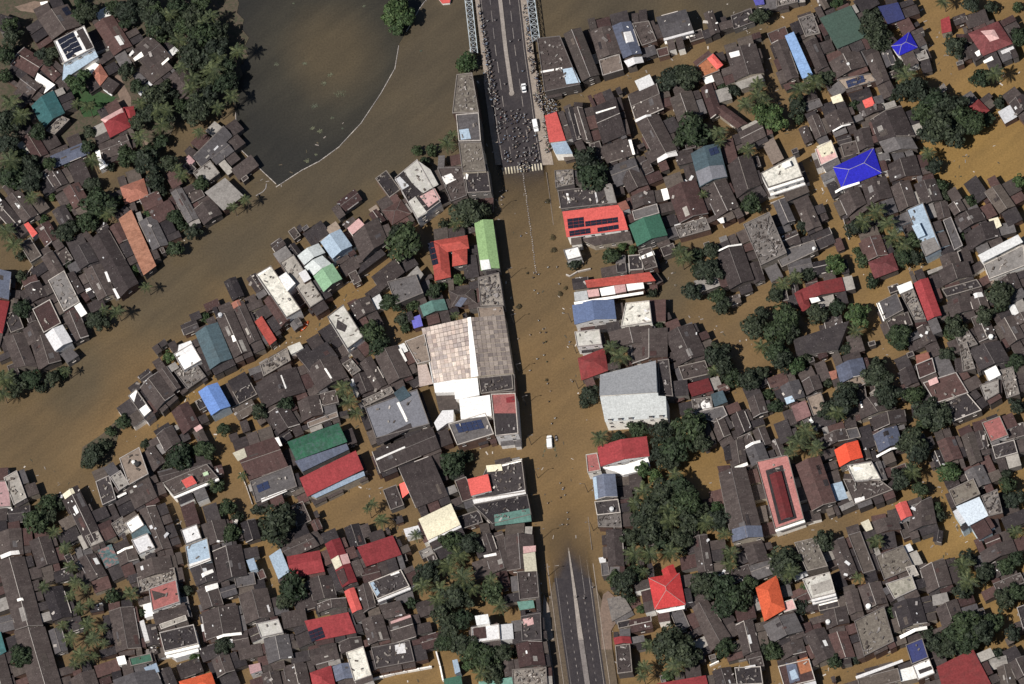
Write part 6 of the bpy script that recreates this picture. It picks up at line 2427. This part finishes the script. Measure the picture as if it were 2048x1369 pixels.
b = MB()
r = random.Random(21)
cells_ = list(LANE)
n_ = 0
while n_ < 420:
    gx, gy = cells_[r.randrange(len(cells_))]
    x, y = gx * 2 + r.random() * 2, gy * 2 + r.random() * 2
    if not (0 < x < 2048 and 0 < y < 1369) or inside([(0, 790), (250, 640), (430, 470), (620, 330), (900, 60), (900, 300), (640, 450), (300, 740), (0, 960)], x, y) or (996 < x < 1060 and y < 380) or (1120 < x < 1220 and y > 1120) or (gx, gy) in OCC:
        continue
    edge = any((gx + dx, gy + dy) not in LANE for dx in (-3, 0, 3) for dy in (-3, 0, 3))
    if not edge and r.random() < .9:
        continue
    n_ += 1
    p = ground(x, y, .02)
    b.box(p, r.uniform(.25, 1.5), r.uniform(.15, .5), .1, r.uniform(0, 3.1), r.choice((0, 0, 1, 1, 2)))
o = b.obj('floating_rubbish', [MATS['dull_trim'], MATS['soil'], MATS['pale_trim']])
o['kind'] = 'stuff'; o['label'] = 'scattered planks and rubbish floating along the flooded lanes'; o['category'] = 'rubbish'

# ------------------------------------------------------------------ street lamps
lp = MB(); lp.tube((0, 0, -1.2), (0, 0, 7.6), .13, .08, 7)
la = MB(); la.tube((0, 0, 7.5), (1.3, 0, 8.0), .055, .045, 5)
lh = MB(); lh.box((1.5, 0, 7.92), .65, .25, .14)
L0 = None
lefts = [(1002, 421), (1022, 556), (1029, 648), (1039, 747), (1052, 811), (1063, 890), (1076, 957), (1086, 1077), (1097, 1153)]
rights = [(1143, 645), (1153, 707), (1157, 778), (1176, 985), (1187, 1062)]
lmesh = [lp.mesh('pole', [MATS['dark_metal']]), la.mesh('arm', [MATS['dark_metal']]), lh.mesh('lamp_head', [MATS['dull_trim']])]
NEAR = {0: 'dark slim street lamp at the flooded road edge just below the zebra crossing', 1: 'dark slim street lamp at the lower end of the lime-green roof', 2: 'dark slim street lamp beside the tan strip above the warehouse',
        3: 'dark slim street lamp at the lower right corner of the warehouse', 4: 'dark slim street lamp right of the tall corner block\'s red terrace', 5: 'dark slim street lamp left of the white van in the flood',
        6: 'dark slim street lamp right of the thin cream-rimmed dark roof', 7: 'dark slim street lamp below the teal roof end, left side of road', 8: 'dark slim street lamp where the road rises from the flood',
        9: 'slim street lamp before the steel-blue roof\'s white front', 10: 'slim street lamp beside the dark red hipped roof by the road', 11: 'slim street lamp left of the big grey hall, right of road',
        12: 'slim street lamp beside the slate blue roof, right of road', 13: 'slim street lamp lowest on the right side of the flooded road'}
for i, (x, y) in enumerate(lefts + rights):
    root = thing('street_lamp', ground(x, y, 0), NEAR[i], 'street lamp', 'street lamps along the flooded road', 0.1 if i < len(lefts) else math.pi + .1)
    for nm_, me_ in zip(('pole', 'arm', 'lamp_head'), lmesh):
        link(nm_, me_, root)

# ------------------------------------------------------------------ people


def person_mesh(pose, name):
    """one continuous skinned body"""
    J = {'pel': (0, 0, .92, .15), 'sp': (0, 0, 1.12, .14), 'ch': (0, 0, 1.33, .165), 'nk': (0, .01, 1.47, .062), 'hd': (0, .03, 1.60, .098), 'tp': (0, .03, 1.70, .082)}
    arm = {'stand': ((.20, 0, 1.38), (.26, .02, 1.12), (.25, .10, .88)), 'walk': ((.20, 0, 1.38), (.27, .10, 1.13), (.24, .28, .98)), 'lift': ((.20, 0, 1.38), (.30, .16, 1.20), (.16, .30, 1.42))}[pose]
    arm2 = {'stand': ((-.20, 0, 1.38), (-.26, .0, 1.12), (-.25, .06, .88)), 'walk': ((-.20, 0, 1.38), (-.26, -.12, 1.13), (-.25, -.20, .90)), 'lift': ((-.20, 0, 1.38), (-.27, .06, 1.12), (-.22, .22, .96))}[pose]
    st = .0 if pose == 'stand' else .20
    legs = [((.10, .0, .86), (.11, st * .7, .47), (.11, st * .6 - .03, .07), (.11, st * .6 + .14, .03)), ((-.10, .0, .86), (-.11, -st * .4, .47), (-.11, -st * 1.1, .08), (-.11, -st * 1.1 + .14, .03))]
    V_, R_, E_ = [], [], []

    def add(p, r, par=None):
        V_.append(p); R_.append(r)
        if par is not None:
            E_.append((par, len(V_) - 1))
        return len(V_) - 1
    i0 = add(J['pel'][:3], J['pel'][3])
    i1 = add(J['sp'][:3], J['sp'][3], i0); i2 = add(J['ch'][:3], J['ch'][3], i1)
    i3 = add(J['nk'][:3], J['nk'][3], i2); i4 = add(J['hd'][:3], J['hd'][3], i3); add(J['tp'][:3], J['tp'][3], i4)
    for A in (arm, arm2):
        a = add(A[0], .062, i2); a = add(A[1], .05, a); add(A[2], .04, a)
    for A in legs:
        a = add(A[0], .10, i0); a = add(A[1], .07, a); a = add(A[2], .05, a); add(A[3], .04, a)
    me = bpy.data.meshes.new(name)
    me.from_pydata(V_, E_, [])
    o = bpy.data.objects.new(name, me)
    COL.objects.link(o)
    sk = o.modifiers.new('skin', 'SKIN')
    for i, r_ in enumerate(R_):
        me.skin_vertices[0].data[i].radius = (r_, r_ * (.72 if i in (0, 1, 2) else 1))
    me.skin_vertices[0].data[0].use_root = True
    bpy.context.view_layer.update()
    ev = o.evaluated_get(bpy.context.evaluated_depsgraph_get())
    m2 = bpy.data.meshes.new_from_object(ev)
    bpy.data.objects.remove(o)
    return m2


combo = [('white', 'dark'), ('navy', 'dark'), ('black', 'blue'), ('red', 'dark'), ('sky', 'tan'), ('beige', 'blue'), ('grey', 'dark'), ('green', 'tan'), ('white', 'blue'), ('black', 'dark')]
PM = {}
for pose in ('stand', 'walk', 'lift'):
    base = person_mesh(pose, 'person')
    for ci, (sh, trs) in enumerate(combo):
        m2 = base.copy()
        m2.materials.clear()
        for n_ in ('skin', 'hair', 'shirt_' + sh, 'trousers_' + trs):
            m2.materials.append(MATS[n_])
        for p in m2.polygons:
            c = p.center
            p.use_smooth = True
            if c.z > 1.66 or (c.z > 1.53 and c.y < .0):
                p.material_index = 1
            elif c.z > 1.46:
                p.material_index = 0
            elif c.z > .93 or (abs(c.x) > .19 and c.z > 1.0):
                p.material_index = 0 if (abs(c.x) > .215 and c.z < 1.16) else 2
            elif abs(c.x) > .19 and c.z > .8:
                p.material_index = 0
            else:
                p.material_index = 3 if c.z > .12 else 0
        PM.setdefault(pose, []).append(m2)


def person(px, py, z, label, group, light=None, pose=None):
    ci = rnd.choice((0, 8, 0, 4, 5)) if light else rnd.choice((1, 1, 2, 2, 3, 6, 7, 9, 9, 9, 5, 0, 8))
    pose = pose or rnd.choice(('stand', 'stand', 'walk', 'lift'))
    o = bpy.data.objects.new('person', PM[pose][ci])
    COL.objects.link(o)
    o.location = ground(px, py, z)
    o.rotation_euler = (0, 0, rnd.uniform(0, 6.283))
    s = rnd.uniform(.92, 1.06)
    o.scale = (s, s, s)
    cl = combo[ci][0]
    o['label'] = label.replace('person', 'person in ' + cl + ' top', 1)
    o['category'] = 'person'
    o['group'] = group + ', ' + cl + ' tops'


CROWD = [([(1066, 186), (1092, 188), (1112, 204), (1118, 222), (1104, 236), (1086, 228), (1070, 205)], 62, 'person in the crowd at the road corner above the bright red roof', 'crowd at the road corner'),
         ([(1083, 232), (1094, 236), (1108, 302), (1092, 310)], 26, 'person standing along the left side of the bright red roof', 'people along the left of the bright red roof'),
         ([(1124, 228), (1134, 228), (1150, 285), (1141, 286)], 12, 'person standing in the gap right of the bright red roof', 'people right of the bright red roof'),
         ([(990, 222), (1064, 222), (1080, 270), (1082, 300), (998, 300)], 46, 'person standing on the dark road between bridge and zebra crossing', 'people spread on the dark road'),
         ([(1006, 304), (1082, 304), (1076, 326), (1010, 330)], 20, 'person standing on wet road just above the zebra crossing', 'people just above the zebra crossing'),
         ([(1036, 326), (1060, 322), (1062, 346), (1040, 350)], 20, 'person in the tight cluster mid zebra crossing', 'people on the zebra crossing'),
         ([(1092, 188), (1158, 166), (1164, 172), (1104, 200)], 14, 'person standing before the dark house at the bridge end', 'people before the bridge end house'),
         ([(955, 12), (962, 12), (982, 130), (974, 134)], 15, 'person walking on the left pavement of the road bridge', 'people on the left bridge pavement'),
         ([(1046, 12), (1054, 12), (1070, 148), (1060, 150)], 16, 'person walking on the right pavement of the road bridge', 'people on the right bridge pavement'),
         ([(1056, 100), (1065, 100), (1088, 188), (1076, 190)], 8, 'person standing along the right road edge above the crowd corner', 'people along the right road edge'),
         ([(964, 100), (976, 100), (1000, 222), (986, 224)], 6, 'person standing along the left road edge below the truss bridge', 'people along the left road edge'),
         ([(966, 140), (992, 165), (1000, 215), (984, 215)], 12, 'person in shade left of the road below the bridge', 'people in the shade left of the road')]
for poly, n, lab, grp in CROWD:
    got = []
    xs_, ys_ = [p[0] for p in poly], [p[1] for p in poly]
    tries = 0
    while len(got) < n and tries < 4000:
        tries += 1
        x, y = rnd.uniform(min(xs_), max(xs_)), rnd.uniform(min(ys_), max(ys_))
        if inside(poly, x, y) and all(math.dist((x, y), q) > 3.0 for q in got):
            got.append((x, y))
            c, hw, z = rd(y)
            person(x, y, max(z + (.12 if abs(x - c) > hw else .01), -.3), lab, grp, light=rnd.random() < .6)
cb_ = {}
dense = [(0, 70), (1, 26), (2, 14), (3, 40), (4, 22), (5, 14), (6, 22), (7, 44), (8, 44), (9, 50), (10, 44), (11, 14)]
base_ = {ps: PM[ps] for ps in PM}
bmc = bmesh.new()
mats_all = [MATS[n_] for n_ in ('skin', 'hair', 'shirt_white', 'trousers_dark', 'shirt_navy', 'shirt_beige', 'shirt_grey', 'shirt_sky')]
for zi, n in dense:
    poly = CROWD[zi][0]
    xs_, ys_ = [p[0] for p in poly], [p[1] for p in poly]
    k = tries = 0
    while k < n and tries < 3000:
        tries += 1
        x, y = rnd.uniform(min(xs_) - 2, max(xs_) + 2), rnd.uniform(min(ys_) - 2, max(ys_) + 2)
        if not inside(poly, x, y):
            continue
        k += 1
        c, hw, z = rd(y)
        src = base_[rnd.choice(('stand', 'walk', 'lift'))][0]
        M_ = Matrix.Translation(ground(x, y, max(z + (.12 if abs(x - c) > hw else .01), -.3))) @ Matrix.Rotation(rnd.uniform(0, 6.28), 4, 'Z')
        sh = rnd.choice((2, 2, 2, 4, 5, 6, 7))
        n0 = len(bmc.verts)
        vs = [bmc.verts.new(M_ @ v.co) for v in src.vertices]
        for p in src.polygons:
            f = bmc.faces.new([vs[i] for i in p.vertices])
            f.smooth = True
            f.material_index = sh if p.material_index == 2 else p.material_index
cm = bpy.data.meshes.new('crowd')
bmc.to_mesh(cm); bmc.free()
for m_ in mats_all:
    cm.materials.append(m_)
co = bpy.data.objects.new('crowd', cm)
COL.objects.link(co)
co['kind'] = 'stuff'
co['label'] = 'mass of further people crowding the road between bridge and zebra crossing'
co['category'] = 'crowd'
for x, y in ((991, 43), (975.6, 45), (1021.6, 85.5), (1038, 83), (988, 123), (1045.7, 145.4), (1010.5, 171)):
    person(x, y, rd(y)[2] + .01, 'person walking on the dry carriageway of the road bridge', 'people on the bridge carriageway', True)
WADE = [(1005, 383.5), (1000.7, 386), (1014, 384.5), (1004.6, 396), (1003, 400.7), (1007.5, 397.7), (1005, 412), (1092, 408), (1043, 475), (1052.6, 468.7), (1067, 558.4), (1069, 548.6), (1074, 551.5), (1079, 551.5),
        (1096.6, 537.8), (1115, 536.8), (1070, 583.8), (1077, 589.7), (1119, 571), (1027, 624), (1037.5, 680.6), (1061, 673), (1078, 644), (1081, 668), (1087, 661), (1092, 668), (1087, 688.7), (1092, 686.5),
        (1088.6, 713.5), (1094, 726.6), (1061, 744), (1075.5, 721), (1126.7, 628.7), (1140.5, 687), (1096, 770), (1102, 785), (1098, 806), (1111, 839.7), (1104, 850), (1145.7, 766), (1121.5, 998), (1131, 993), (1126.5, 981.5),
        (1096.5, 1009), (1121, 969), (1127, 978.7), (1136, 1028), (1137, 1041), (1125.8, 1051.8), (1135, 1051.8)]
for x, y in WADE:
    if y < 430 and x < 1030:
        lab, grp = 'person wading by the left road edge above the lime-green roof', 'people wading at the left road edge'
    elif y < 530:
        lab, grp = 'person wading between median railing and red solar roof', 'people wading near the railing'
    elif y < 600:
        lab, grp = 'person wading in the road level with the white awnings', 'people wading near the white awnings'
    elif y < 750:
        lab, grp = 'person wading in the flooded road level with the patchwork warehouse', 'people wading beside the warehouse'
    elif y < 900:
        lab, grp = 'person wading in the flooded road just above the white van', 'people wading above the van'
    else:
        lab, grp = 'person wading in the flooded road below the white van', 'people wading below the van'
    person(x, y, -.55 if y < 1030 else -.4, lab, grp, light=rnd.random() < .5)
for x, y in ((1186, 1177), (1153, 1196), (1168.6, 1199)):
    person(x, y, rd(y)[2] + .01, 'person on the wet road where it rises from the flood', 'people where the road rises', True)
